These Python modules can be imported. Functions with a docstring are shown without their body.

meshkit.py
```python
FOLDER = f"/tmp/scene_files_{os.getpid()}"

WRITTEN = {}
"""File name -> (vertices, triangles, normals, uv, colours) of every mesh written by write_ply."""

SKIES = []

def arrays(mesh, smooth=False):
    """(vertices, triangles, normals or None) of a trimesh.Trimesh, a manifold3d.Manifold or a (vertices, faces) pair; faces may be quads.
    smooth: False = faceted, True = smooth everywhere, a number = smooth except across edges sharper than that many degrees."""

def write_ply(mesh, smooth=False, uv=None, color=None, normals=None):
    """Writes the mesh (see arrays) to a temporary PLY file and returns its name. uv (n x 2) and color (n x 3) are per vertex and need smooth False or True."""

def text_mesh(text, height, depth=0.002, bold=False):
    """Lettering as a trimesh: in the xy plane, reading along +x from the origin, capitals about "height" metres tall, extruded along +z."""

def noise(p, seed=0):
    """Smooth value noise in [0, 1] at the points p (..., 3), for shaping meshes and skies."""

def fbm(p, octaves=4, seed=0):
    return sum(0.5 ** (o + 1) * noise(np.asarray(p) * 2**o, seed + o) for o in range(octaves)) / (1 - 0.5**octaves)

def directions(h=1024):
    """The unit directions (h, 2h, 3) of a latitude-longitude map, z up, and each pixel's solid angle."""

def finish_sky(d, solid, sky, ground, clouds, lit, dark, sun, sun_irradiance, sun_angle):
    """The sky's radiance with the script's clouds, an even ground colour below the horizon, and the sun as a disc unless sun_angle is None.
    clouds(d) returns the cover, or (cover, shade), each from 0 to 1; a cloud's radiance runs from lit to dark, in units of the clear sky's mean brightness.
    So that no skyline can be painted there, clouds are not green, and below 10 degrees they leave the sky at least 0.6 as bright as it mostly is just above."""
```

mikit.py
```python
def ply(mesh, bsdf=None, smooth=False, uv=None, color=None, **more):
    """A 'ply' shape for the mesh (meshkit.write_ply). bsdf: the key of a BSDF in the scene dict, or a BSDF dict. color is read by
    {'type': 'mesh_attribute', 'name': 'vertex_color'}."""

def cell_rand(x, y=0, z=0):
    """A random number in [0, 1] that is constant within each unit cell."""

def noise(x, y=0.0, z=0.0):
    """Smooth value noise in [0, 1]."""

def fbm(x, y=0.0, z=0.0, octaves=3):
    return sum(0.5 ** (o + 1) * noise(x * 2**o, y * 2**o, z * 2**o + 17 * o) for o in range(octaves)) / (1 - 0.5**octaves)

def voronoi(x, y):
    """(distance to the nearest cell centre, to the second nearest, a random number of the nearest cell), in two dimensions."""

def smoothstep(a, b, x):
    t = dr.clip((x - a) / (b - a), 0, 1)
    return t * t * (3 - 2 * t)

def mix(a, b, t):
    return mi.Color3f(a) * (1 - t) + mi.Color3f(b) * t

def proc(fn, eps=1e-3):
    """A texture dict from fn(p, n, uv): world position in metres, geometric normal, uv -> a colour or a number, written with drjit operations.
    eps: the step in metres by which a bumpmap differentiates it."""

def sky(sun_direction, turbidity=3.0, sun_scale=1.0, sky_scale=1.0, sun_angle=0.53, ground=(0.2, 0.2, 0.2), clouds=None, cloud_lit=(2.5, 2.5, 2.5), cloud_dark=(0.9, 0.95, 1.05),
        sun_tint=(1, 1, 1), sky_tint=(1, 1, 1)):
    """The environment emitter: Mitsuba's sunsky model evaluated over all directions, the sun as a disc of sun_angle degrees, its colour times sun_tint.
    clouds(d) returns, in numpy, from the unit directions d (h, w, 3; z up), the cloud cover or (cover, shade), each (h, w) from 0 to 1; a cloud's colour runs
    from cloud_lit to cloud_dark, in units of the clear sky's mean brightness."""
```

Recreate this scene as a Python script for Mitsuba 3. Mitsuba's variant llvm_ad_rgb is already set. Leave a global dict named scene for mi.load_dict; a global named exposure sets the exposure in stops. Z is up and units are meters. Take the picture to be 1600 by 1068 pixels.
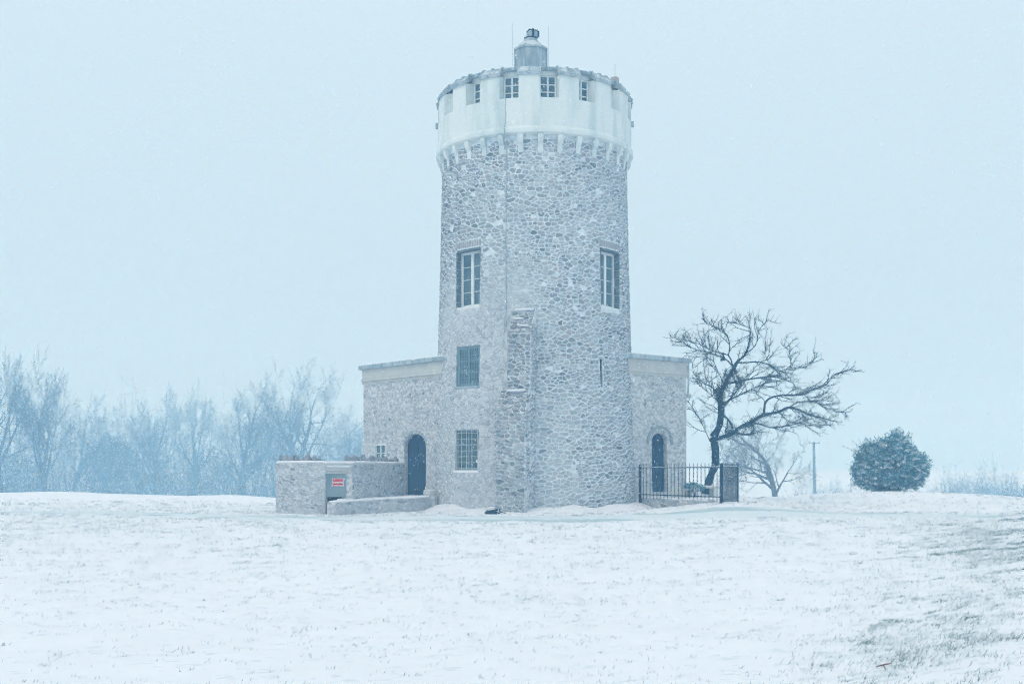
import math, random
import numpy as np, trimesh, mitsuba as mi, drjit as dr
import manifold3d as m3
from shapely.geometry import Polygon, Point, box as sbox
from scipy.spatial import Voronoi
import mikit, meshkit
from mikit import proc, fbm, noise, smoothstep, mix, cell_rand, voronoi

scene, labels = {}, {}
rnd = random.Random(7)
rng = np.random.default_rng(7)
# ------------------------------------------------------------------ camera, sky, air
F, YH, CZ = 1780.0, 735.0, 1.6              # focal length and horizon row in 1600 px, eye height
TX, TY = 0.838, 42.6                        # tower axis
exposure = 2.46
scene['camera'] = {'type': 'perspective', 'fov': math.degrees(2 * math.atan(800 / F)), 'fov_axis': 'x',
                   'near_clip': 0.1, 'far_clip': 2000.0,
                   'principal_point_offset_x': 0.0, 'principal_point_offset_y': -(YH - 534) / 1068,
                   'to_world': mi.ScalarTransform4f().look_at(origin=[0, 0, CZ], target=[0, 10, CZ], up=[0, 0, 1]),
                   'medium': {'type': 'ref', 'id': 'snowy_air'}}

def overcast(d):
    el = np.clip(d[..., 2], 0, 1)
    n = meshkit.fbm(d * np.array([3.0, 3.0, 5.0]), 3, seed=5)
    shade = np.clip(1 - (el ** 0.8) * 1.0 + (n - 0.5) * 0.05, 0, 1)
    return np.ones(d.shape[:2]), shade
scene['sky'] = mikit.sky((-0.35, -0.45, 0.82), turbidity=3, sun_scale=0.1, sun_angle=30, sky_scale=1.0,
                         ground=(0.75, 0.78, 0.8), clouds=overcast,
                         cloud_lit=(1.085, 1.285, 1.41), cloud_dark=(0.74, 0.98, 1.12))
scene['snowy_air'] = {'type': 'homogeneous', 'albedo': {'type': 'rgb', 'value': [0.93, 0.975, 0.985]},
                      'sigma_t': {'type': 'rgb', 'value': [0.0018, 0.0034, 0.0050]}}
scene['clear'] = {'type': 'null'}

# ------------------------------------------------------------------ helpers
T = mi.ScalarTransform4f
def W(px, py, Y):
    """The point at depth Y that a pixel of the 1600 px photograph shows."""
    return np.array([(px - 800) / F * Y, Y, CZ - (py - YH) / F * Y])
used = {}
def numbered(key):
    k = used.get(key, 0); used[key] = k + 1
    return key if k == 0 else f'{key}_{k:03d}'
def obj(name, mesh, mat, parent=None, smooth=False, uv=None, **say):
    key = numbered((parent + '__' if parent else '') + name)
    scene[key] = mikit.ply(mesh, mat, smooth=smooth, uv=uv)
    if say: labels[key] = say
    return key
def thing(name, label, category, group=None):
    key = numbered(name); labels[key] = {'label': label, 'category': category}
    if group: labels[key]['group'] = group
    return key
def tri(v, f): return trimesh.Trimesh(np.asarray(v, float), np.asarray(f, int), process=False)
def cat(ms): return trimesh.util.concatenate(ms)
def man(m): return m3.Manifold(m3.Mesh(np.asarray(m.vertices, np.float32), np.asarray(m.faces, np.uint32)))
def frame(o, u, n=None):
    """4 x 4: local x along u, local y up, local z outwards."""
    u = np.array([u[0], u[1], 0.0]); u /= np.linalg.norm(u)
    z = np.array([0, 0, 1.0]); n = np.cross(u, z)
    M = np.eye(4); M[:3, 0], M[:3, 1], M[:3, 2], M[:3, 3] = u, z, n, o
    return M
def slab(poly, d0, d1, M):
    """A polygon in local (x, y), from depth d0 to d1 along local z."""
    m = trimesh.creation.extrude_polygon(poly, d1 - d0, engine='earcut'); m.apply_translation([0, 0, d0]); m.apply_transform(M)
    return m
def lbox(x0, x1, y0, y1, z0, z1, M=np.eye(4), b=0.0):
    if b:
        c = m3.Manifold.batch_hull([m3.Manifold.cube((x1 - x0 - 2 * b * (k != 0), y1 - y0 - 2 * b * (k != 1), z1 - z0 - 2 * b * (k != 2))).translate((x0 + b * (k != 0), y0 + b * (k != 1), z0 + b * (k != 2))) for k in range(3)])
        mm = c.to_mesh(); m = tri(mm.vert_properties[:, :3], mm.tri_verts)
    else:
        m = trimesh.creation.box([x1 - x0, y1 - y0, z1 - z0]); m.apply_translation([(x0 + x1) / 2, (y0 + y1) / 2, (z0 + z1) / 2])
    m.apply_transform(M); return m
def tube(pts, rad, sides=6, cap=True):
    p = np.asarray(pts, float); r = np.broadcast_to(np.asarray(rad, float), (len(p),))
    t = np.gradient(p, axis=0); t /= np.linalg.norm(t, axis=1, keepdims=True) + 1e-12
    ref = np.array([0, 0, 1.0]) if abs(t[:, 2]).mean() < 0.8 else np.array([0.3, 1.0, 0])
    a = np.cross(t, ref); a /= np.linalg.norm(a, axis=1, keepdims=True) + 1e-12
    b = np.cross(t, a); ang = np.arange(sides) * 2 * np.pi / sides
    v = (p[:, None] + r[:, None, None] * (np.cos(ang)[None, :, None] * a[:, None] + np.sin(ang)[None, :, None] * b[:, None])).reshape(-1, 3)
    i, j = np.meshgrid(np.arange(len(p) - 1), np.arange(sides), indexing='ij'); k = (j + 1) % sides
    q = np.stack([i * sides + j, i * sides + k, (i + 1) * sides + k, (i + 1) * sides + j], -1).reshape(-1, 4)
    f = np.vstack([q[:, [0, 2, 1]], q[:, [0, 3, 2]]])
    if cap:
        e = len(v) - sides
        f = np.vstack([f, [[0, m, m + 1] for m in range(1, sides - 1)], [[e, e + m + 1, e + m] for m in range(1, sides - 1)]])
    return v, f
def join(parts):
    vs, fs, at = [], [], 0
    for v, f in parts:
        vs.append(v); fs.append(np.asarray(f) + at); at += len(v)
    return tri(np.vstack(vs), np.vstack(fs))
def resample(pts, step):
    """A smooth polyline through the points."""
    from scipy.interpolate import PchipInterpolator
    p = np.asarray(pts, float); s = np.r_[0, np.cumsum(np.linalg.norm(np.diff(p, axis=0), axis=1))]
    n = max(2, int(s[-1] / step) + 1); q = np.linspace(0, s[-1], n)
    return PchipInterpolator(s, p, axis=0)(q)
def sstep(a, b, x):
    t = np.clip((np.asarray(x, float) - a) / (b - a), 0, 1); return t * t * (3 - 2 * t)
def n2(x, y, s, seed=0): return meshkit.noise(np.stack([np.asarray(x, float) / s, np.asarray(y, float) / s, np.zeros(np.shape(x))], -1), seed)
def f2(x, y, s, seed=0, o=3): return meshkit.fbm(np.stack([np.asarray(x, float) / s, np.asarray(y, float) / s, np.zeros(np.shape(x))], -1), o, seed)

# ------------------------------------------------------------------ materials
def diffuse(key, fn_or_rgb):
    r = proc(fn_or_rgb) if callable(fn_or_rgb) else {'type': 'rgb', 'value': list(fn_or_rgb)}
    scene[key] = {'type': 'twosided', 'bsdf': {'type': 'diffuse', 'reflectance': r}}
def rough(key, fn_or_rgb, roughness=0.5, metallic=0.0):
    r = proc(fn_or_rgb) if callable(fn_or_rgb) else {'type': 'rgb', 'value': list(fn_or_rgb)}
    scene[key] = {'type': 'twosided', 'bsdf': {'type': 'principled', 'base_color': r, 'roughness': roughness, 'metallic': metallic, 'specular': 0.2}}
SNOW = (0.85, 0.865, 0.905)
def snow_fn(p, n, uv): return mi.Color3f(*SNOW) * (0.93 + 0.07 * fbm(p.x * 3, p.y * 3, p.z * 3))
diffuse('snow', snow_fn)
def bank_mask(p):
    """How bare the snow is: thin on the steep bank that runs diagonally to the right."""
    dd = (p.x - 2.75) * 0.9 - (p.y - 8.3) * 0.435
    band = dr.exp(-dr.square((dd - 0.03 * (p.y - 8.0)) / (0.075 * p.y + 0.1))) * (0.3 + 0.7 * smoothstep(34.0, 16.0, p.y)) * smoothstep(44.0, 36.0, p.y)
    return band
def ground_fn(p, n, uv):
    b = bank_mask(p)
    q = p.x * 0.87 - p.y * 0.5, p.x * 0.5 + p.y * 0.87
    streak = fbm((p.x * 0.93 + p.y * 0.37) * 6.5, (p.y * 0.93 - p.x * 0.37) * 14.0, 3.0, 5)
    th = 0.665 - 0.13 * b * (0.5 + fbm(p.x * 0.4, p.y * 0.4, 9.0))
    m = smoothstep(th, th + 0.09, streak) * (0.28 + 0.12 * b) * (0.4 + 0.6 * fbm(p.x * 30, p.y * 30, 1.0))
    white = mi.Color3f(*SNOW) * (0.95 + 0.05 * fbm(p.x * 1.2, p.y * 1.2, 4.0))
    return mix(white, mi.Color3f(0.25, 0.40, 0.46), m)
diffuse('snowy_turf', ground_fn)
def slush_fn(p, n, uv):
    s = fbm(p.x * 0.35, p.y * 2.2, 1.0, 4)
    return mix(mi.Color3f(0.71, 0.77, 0.81), mi.Color3f(0.44, 0.56, 0.60), smoothstep(0.50, 0.72, s))
diffuse('slush', slush_fn)
def mortar_fn(p, n, uv):
    big, fine = fbm(p.x * 0.5, p.y * 0.5, p.z * 0.4), fbm(p.x * 9, p.y * 9, p.z * 9, 4)
    c = mix(mi.Color3f(0.57, 0.64, 0.69), mi.Color3f(0.76, 0.83, 0.87), smoothstep(0.3, 0.7, fine))
    d = dr.atan2(p.x - TX, TY - p.y) * (180 / math.pi)
    k = smoothstep(9.6, 6.4, p.z) * smoothstep(2.0, -10.0, d)
    coat = mix(mi.Color3f(0.35, 0.385, 0.425), mi.Color3f(0.635, 0.66, 0.685), smoothstep(0.3, 0.66, fbm(p.x * 10, p.y * 10, p.z * 5, 4)))
    return mix(c, coat, k * 0.85) * (0.86 + 0.25 * big)
diffuse('mortar', mortar_fn)
def roughcast_fn(p, n, uv):
    big, fine = fbm(p.x * 0.9, p.y * 0.9, p.z * 0.9), fbm(p.x * 11, p.y * 11, p.z * 11, 4)
    c = mix(mi.Color3f(0.40, 0.435, 0.465), mi.Color3f(0.65, 0.665, 0.685), smoothstep(0.32, 0.68, fine))
    return c * (0.8 + 0.35 * big)
diffuse('roughcast', roughcast_fn)
def stone_fn(p, n, uv):
    t = uv.x
    h = cell_rand(t * 7919.0, 3.0, 1.0)
    c = mix(mi.Color3f(0.11, 0.15, 0.19), mi.Color3f(0.46, 0.50, 0.55), t)
    c = mix(c, c * mi.Color3f(1.10, 0.985, 0.96), smoothstep(0.82, 0.9, h))
    c = mix(c, c * mi.Color3f(0.95, 1.04, 0.98), smoothstep(0.2, 0.1, h))
    f = fbm(p.x * 14, p.y * 14, p.z * 14, 3)
    c = c * (0.75 + 0.5 * f)
    c = mix(c, mi.Color3f(0.57, 0.62, 0.655) * (0.8 + 0.4 * f), uv.y)
    return mix(c, mi.Color3f(*SNOW), smoothstep(0.45, 0.8, n.z))
diffuse('stone', stone_fn)
def plaster_fn(p, n, uv):
    streak = fbm(p.x * 2.5, p.y * 2.5, p.z * 0.35, 3)
    c = mix(mi.Color3f(0.56, 0.665, 0.69), mi.Color3f(0.76, 0.82, 0.825), smoothstep(0.22, 0.62, streak))
    return c * (0.93 + 0.1 * fbm(p.x * 12, p.y * 12, p.z * 12))
diffuse('white_plaster', plaster_fn)
def lead_fn(p, n, uv):
    s = fbm(p.x * 7, p.y * 7, p.z * 1.2, 3)
    c = mix(mi.Color3f(0.26, 0.35, 0.41), mi.Color3f(0.45, 0.53, 0.58), smoothstep(0.25, 0.75, s))
    return mix(c, mi.Color3f(*SNOW), smoothstep(0.5, 0.9, n.z) * smoothstep(0.45, 0.7, fbm(p.x * 5, p.y * 5, 2.0)) * 0.75)
diffuse('lead', lead_fn)
def cornice_fn(p, n, uv):
    return mix(mi.Color3f(0.46, 0.48, 0.475), mi.Color3f(0.62, 0.64, 0.62), fbm(p.x * 5, p.y * 5, p.z * 2, 3))
diffuse('pale_stone', cornice_fn)
rough('white_paint', (0.74, 0.78, 0.79), 0.45)
rough('glass', lambda p, n, uv: mix(mi.Color3f(0.03, 0.08, 0.12), mi.Color3f(0.16, 0.26, 0.31), fbm(p.x * 2.2, p.y * 2.2, p.z * 1.7, 3)), 0.12)
rough('blue_door', lambda p, n, uv: mix(mi.Color3f(0.001, 0.024, 0.065), mi.Color3f(0.003, 0.05, 0.115), fbm(p.x * 9, p.y * 9, p.z * 1.3, 3)), 0.5)
rough('iron', (0.004, 0.03, 0.065), 0.5)
rough('grey_board', lambda p, n, uv: mix(mi.Color3f(0.18, 0.27, 0.31), mi.Color3f(0.30, 0.38, 0.42), fbm(p.x * 3, p.y * 3, p.z * 1.5, 4)), 0.6)
rough('red_plate', (0.62, 0.09, 0.10), 0.45)
rough('red_lettering', (0.36, 0.04, 0.08), 0.5)
def bark_fn(p, n, uv):
    c = mix(mi.Color3f(0.004, 0.025, 0.055), mi.Color3f(0.022, 0.065, 0.105), fbm(p.x * 12, p.y * 12, p.z * 5, 3))
    return mix(c, mi.Color3f(*SNOW), smoothstep(0.55, 0.85, n.z) * 0.6)
diffuse('bark', bark_fn)
diffuse('twig', (0.022, 0.05, 0.08))
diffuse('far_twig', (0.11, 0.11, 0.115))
diffuse('evergreen', lambda p, n, uv: mix(mix(mi.Color3f(0.045, 0.20, 0.27), mi.Color3f(0.17, 0.38, 0.45), fbm(p.x * 3, p.y * 3, p.z * 3)), mi.Color3f(*SNOW), 0.8 * smoothstep(0.5, 0.68, fbm(p.x * 5, p.y * 5, p.z * 8, 3))))
diffuse('grass_blade', lambda p, n, uv: mix(mi.Color3f(0.07, 0.16, 0.19), mi.Color3f(0.17, 0.26, 0.28), noise(p.x * 3, p.y * 3)))
diffuse('brown_twig', (0.16, 0.09, 0.09))
diffuse('brick', lambda p, n, uv: mix(mi.Color3f(0.30, 0.31, 0.345), mi.Color3f(0.43, 0.43, 0.455), fbm(p.x * 8, p.y * 8, p.z * 8)))
diffuse('upright_stone', lambda p, n, uv: mix(mi.Color3f(0.18, 0.21, 0.25), mi.Color3f(0.36, 0.38, 0.42), noise(p.x * 9, p.y * 9, p.z * 3)))
rough('pot_clay', (0.42, 0.38, 0.37), 0.7)

# ------------------------------------------------------------------ terrain
TX, TY = 0.838, 42.6                        # tower axis
RIDGE_X = [-60, -26, -24.4, -22.4, -20, -17.6, -15.3, -12.4, -6, 4, 9.5, 12.9, 14.6, 16.2, 18, 20, 21.6, 30, 60]
RIDGE_Z = [.45, .46, .52, .42, .35, .27, .34, .12, .25, .35, .44, .49, .64, .71, .71, .60, .46, .45, .45]
BED = (7.85, 45.6)
def H(x, y, fine=True):
    x, y = np.asarray(x, float), np.asarray(y, float)
    h = 0.2 * sstep(12, 36, y)
    yr = np.interp(x, [-12, 4], [58, 48])
    h = h + (np.interp(x, RIDGE_X, RIDGE_Z) - h) * sstep(36, 1, (yr - y) * 35 / (yr - 36) + 1)
    h = h + (-6.0 - h) * sstep(0, 75, y - yr)
    dd = (x - 2.75) * .9 - (y - 8.3) * .435
    h = h + 0.42 * sstep(-1.2, 3.6, dd) * sstep(46, 34, y)
    d = np.hypot(x - TX, y - TY) - 3.8
    h = h + 0.17 * np.exp(-np.clip(d, 0, 9) ** 2 / .35) * (0.4 + n2(x, y, .7, 4)) * sstep(-1, 0, d)
    h = h + 0.34 * np.exp(-((x - 7.3) ** 2 + (y - 37.7) ** 2) / 4.8)
    h = h + 0.55 * np.exp(-((x - BED[0]) ** 2 + (y - BED[1]) ** 2) / 1.8)
    h = h + 0.10 * (f2(x, y, 9, 2) - .5) * sstep(70, 40, y)
    if fine:
        u, v = x * .87 - y * .5, x * .5 + y * .87
        h = h + 0.06 * (f2(u, v * .45, .42, 11, 3) - .5) * sstep(60, 25, y) + 0.03 * (f2(x, y * .6, 1.1, 12, 2) - .5)
    return h
ys = np.r_[np.linspace(-50, 3, 12)[:-1], 3 * (310 / 3) ** np.linspace(0, 1, 640)]
us = np.linspace(-1, 1, 501)
us = us * (0.55 + 0.45 * us ** 2)
gx = us[None, :] * (14 + np.maximum(ys, 3))[:, None]
gy = np.repeat(ys[:, None], len(us), 1)
gv = np.stack([gx, gy, H(gx, gy)], -1).reshape(-1, 3)
i, j = np.meshgrid(np.arange(len(ys) - 1), np.arange(len(us) - 1), indexing='ij')
a = (i * len(us) + j).ravel()
gf = np.vstack([np.stack([a, a + 1, a + len(us) + 1], 1), np.stack([a, a + len(us) + 1, a + len(us)], 1)])
obj('snow_ground', tri(gv, gf), 'snowy_turf', smooth=True, kind='structure', label='open field of snow with grass showing through')
# path past the tower: a sheet just above the snow
cen = resample([(-19, 38.5, 1.8), (-13, 38, 1.9), (-9.2, 35.6, 2.2), (-6, 34.2, 2.6), (-2, 34.0, 3.4), (1.5, 33.6, 3.6), (5, 34.4, 3.2), (10, 35.2, 3.0), (15, 35.4, 2.6)], .25)
pv, pf = [], []
for k, (x, y, w) in enumerate(cen):
    for q in range(9):
        yy = y + (q / 8 - .5) * w + .25 * (n2(np.array([x]), np.array([q * 9.]), 1.3, 3)[0] - .5) * (q in (0, 8))
        pv.append((x, yy, float(H(x, yy)) + (0.022 if 0 < q < 8 else -0.004)))
    if k:
        for q in range(8):
            b0, b1 = (k - 1) * 9 + q, k * 9 + q
            pf += [(b0, b1, b1 + 1), (b0, b1 + 1, b0 + 1)]
obj('path', tri(pv, pf), 'slush', smooth=True, kind='structure', label='slushy path curving past the foot of the tower')

# ------------------------------------------------------------------ rubble masonry
def cells(w, h, sw, sh, seed, lloyd=1):
    """Irregular stones: Voronoi cells of a w x h rectangle, about sw x sh each."""
    g = np.random.default_rng(seed); asp = sw / sh
    n = int(w * h / (sw * sh)); p = g.random((n, 2)) * [w, h * asp]
    def vor(p):
        W_, H_ = w, h * asp
        q = np.vstack([p, p * [-1, 1], p * [1, -1], [2 * W_, 0] + p * [-1, 1], [0, 2 * H_] + p * [1, -1]])
        v = Voronoi(q)
        return [v.vertices[v.regions[v.point_region[k]]] for k in range(len(p))]
    for _ in range(lloyd):
        p = .42 * p + .58 * np.array([Polygon(c).centroid.coords[0] for c in vor(p)])
    ch = sh * asp * 1.25; q = p[:, 1] + .25 * ch * np.sin(p[:, 0] * 1.7)
    p[:, 1] = np.clip(p[:, 1] + .45 * (np.round(q / ch) * ch - q) * (g.random(n) < .7), .002, h * asp - .002)
    return [Polygon(c / [1, asp]) for c in vor(p)]
def chaikin(c):
    d = np.roll(c, -1, 0)
    return np.stack([c * .84 + d * .16, c * .16 + d * .84], 1).reshape(-1, 2)
def stone(poly, mortar, hgt, put, g, most=12):
    """One stone (vertices, faces) proud of its wall; put(u, v, out) -> world points."""
    q = poly.buffer(-mortar)
    if q.is_empty or q.geom_type != 'Polygon' or q.area < .0009: return None
    c = np.array(q.simplify(.016).exterior.coords)[:-1]
    if len(c) < 3: return None
    c = chaikin(c)
    if len(c) > most: c = c[np.linspace(0, len(c), most, endpoint=False).astype(int)]
    if Polygon(c).exterior.is_ccw is False: c = c[::-1]
    n = len(c); m = c.mean(0); tilt = (g.random(2) - .5) * .08
    inset = m + (c - m) * .86
    o = hgt + (inset - m) @ tilt
    v = np.vstack([put(c[:, 0], c[:, 1], np.full(n, -.012)), put(inset[:, 0], inset[:, 1], np.maximum(o, .004))])
    k = np.arange(n); k1 = (k + 1) % n
    f = np.vstack([np.stack([k, k1, k1 + n], 1), np.stack([k, k1 + n, k + n], 1), np.stack([np.full(n - 2, n), n + np.arange(1, n - 1), n + np.arange(2, n)], 1)])
    return v, f
def masonry(holder, polys, put, seed, mortar=.02, hgt=(.012, .03), shows=None, tone=None, blend=None, keep=None, clip=None, parts=300, name='stone', rest='rubble'):
    """The stones of a wall: the largest as parts of their own, the rest as one part."""
    g = np.random.default_rng(seed); done = []
    for p in polys:
        if clip is not None and clip.intersects(p):
            p = p.difference(clip)
            if p.geom_type != 'Polygon': p = max(getattr(p, 'geoms', [p]), key=lambda q_: q_.area)
            if p.is_empty or p.geom_type != 'Polygon': continue
        c = p.centroid
        if keep and not keep(p, c, g): continue
        s = stone(p, mortar * g.uniform(.7, 1.4), g.uniform(*hgt), put, g)
        if s is None: continue
        t = float(np.clip(tone(c, g) if tone else g.beta(2.6, 2.2), 0, 1)); b = float(np.clip(blend(c, g) if blend else 0, 0, 1))
        done.append((p.area * (shows(c) if shows else 1), s, t, b))
    done.sort(key=lambda x: -x[0])
    for _, (v, f), t, b in done[:parts]:
        obj(name, tri(v, f), 'stone', holder, uv=np.tile([t, b], (len(v), 1)))
    if done[parts:]:
        uv = np.vstack([np.tile([t, b], (len(s[0]), 1)) for _, s, t, b in done[parts:]])
        obj(rest, join([s for _, s, _, _ in done[parts:]]), 'stone', holder, uv=uv, kind='stuff', label='smaller rubble stones of the wall')

# ------------------------------------------------------------------ the tower
tower = thing('stone_tower', 'tall round rubble-stone tower with white battlements and a small lead turret on its roof', 'tower')
ZP = [0.0, 0.3, 3.9, 6.0, 9.6, 12.3, 13.3]
RP = [3.81, 3.80, 3.68, 3.58, 3.48, 3.43, 3.43]
def RW(z): return np.interp(z, ZP, RP)
def cyl(th, z, out):
    r = RW(z) + out
    return np.stack([TX + r * np.sin(th), TY - r * np.cos(th), np.broadcast_to(z, np.shape(th)) + 0.0 * r], -1)
def tframe(deg, z, r):
    t = math.radians(deg)
    return frame([TX + r * math.sin(t), TY - r * math.cos(t), z], (math.cos(t), math.sin(t)))
def sweep(t0, t1, prof, n):
    """A closed profile of (r, z) turned about the tower's axis from t0 to t1 degrees."""
    full = abs(t1 - t0) >= 360; th = np.radians(np.linspace(t0, t1, n + 1)[:n if full else n + 1])
    p = np.asarray(prof, float); k = len(p)
    v = np.concatenate([np.stack([TX + p[:, 0] * math.sin(t), TY - p[:, 0] * math.cos(t), p[:, 1]], -1) for t in th])
    f = []
    for s in range(n):
        b0, b1 = s * k, ((s + 1) % len(th)) * k
        for e in range(k):
            e1 = (e + 1) % k
            f += [(b0 + e, b1 + e, b1 + e1), (b0 + e, b1 + e1, b0 + e1)]
    if not full:
        e = len(v) - k
        for q in range(1, k - 1): f += [(0, q, q + 1), (e, e + q + 1, e + q)]
    m = tri(v, f); m.fix_normals(); return m
# openings: (degrees, half width, z0, z1, depth)
OPEN = [(-43.5, .60, 7.28, 9.40, .34), (49.5, .58, 7.28, 9.42, .34), (-42, .57, 4.46, 5.96, .16), (-41, .55, 1.52, 3.02, .2), (39, .055, 4.52, 5.50, .35)]
cs = m3.CrossSection([np.array([(0, -.5)] + [(r, z) for z, r in zip([-.5] + ZP, [3.82] + RP)] + [(0, 13.3)])])
body = m3.Manifold.revolve(cs, 192).translate((TX, TY, 0))
for deg, hw, z0, z1, dp in OPEN:
    r = float(RW((z0 + z1) / 2)) * math.cos(math.asin(hw / 3.6)) 
    body = body - man(lbox(-hw, hw, 0, z1 - z0, -dp, .8, tframe(deg, z0, r)))
mm = body.to_mesh()
wall = obj('wall', tri(mm.vert_properties[:, :3], mm.tri_verts), 'mortar', tower, smooth=25, label='mortar-bound round rubble wall, paler and smoother low on its left side')
# stones
BUT = -10.8                                  # bearing of the buttress
def smear(th, z):
    """0 where the stones stand clear, 1 where a later rough coat nearly hides them (low on the left)."""
    d = math.degrees(th)
    k = float(sstep(9.6, 6.4, z) * sstep(2, -10, d + 3 * math.sin(z * 1.3)) * (1 - .55 * sstep(-62, -76, d)))
    k2 = float(.55 * sstep(4.2, 1.6, z) * sstep(28, 8, d))
    return max(k, k2)
from shapely import union_all
def around(deg): return (math.radians(deg) + math.radians(105)) * 3.6
holes = [sbox(around(deg) - hw - .015, z0 - .15 - .10, around(deg) + hw + .015, z1 - .15 + (.31 if z0 > 7 else .012)) for deg, hw, z0, z1, _ in OPEN] + [sbox(around(BUT - 7), -1, around(BUT + 7), 6.9)]
masonry(wall, cells(3.6 * math.radians(210), 12.85, .205, .120, 21), lambda u, v, o: cyl(u / 3.6 - math.radians(105), v + .15, o), 22, mortar=.0115,
        shows=lambda c: max(.05, math.cos(c.x / 3.6 - math.radians(105))), clip=union_all(holes),
        keep=lambda p, c, g: g.random() > .03,
        blend=lambda c, g: smear(c.x / 3.6 - math.radians(105), c.y + .15) * g.uniform(.4, .95) + .2 * g.random() + .25 * float(sstep(.5, .72, f2(np.array([c.x]), np.array([c.y]), 1.7, 33)[0])),
        tone=lambda c, g: g.beta(3.0, 2.2) if g.random() > .07 else g.uniform(0, .2))
# soldier bricks above the two upper windows
for deg, hw, z0, z1, _ in OPEN[:2]:
    n = 11
    for q in range(n):
        t = math.radians(deg) + (q - (n - 1) / 2) * (2 * hw + .1) / n / 3.6
        u, v = np.array([-.05, .05, .05, -.05]), np.array([z1 + .03, z1 + .03, z1 + .29, z1 + .29])
        s = stone(Polygon(np.stack([u, v], 1)), .002, .014, lambda a_, b_, o: cyl(t + a_ / 3.48, b_, o), rng, 8)
        obj('lintel_brick', tri(*s), 'brick', wall)
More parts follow.
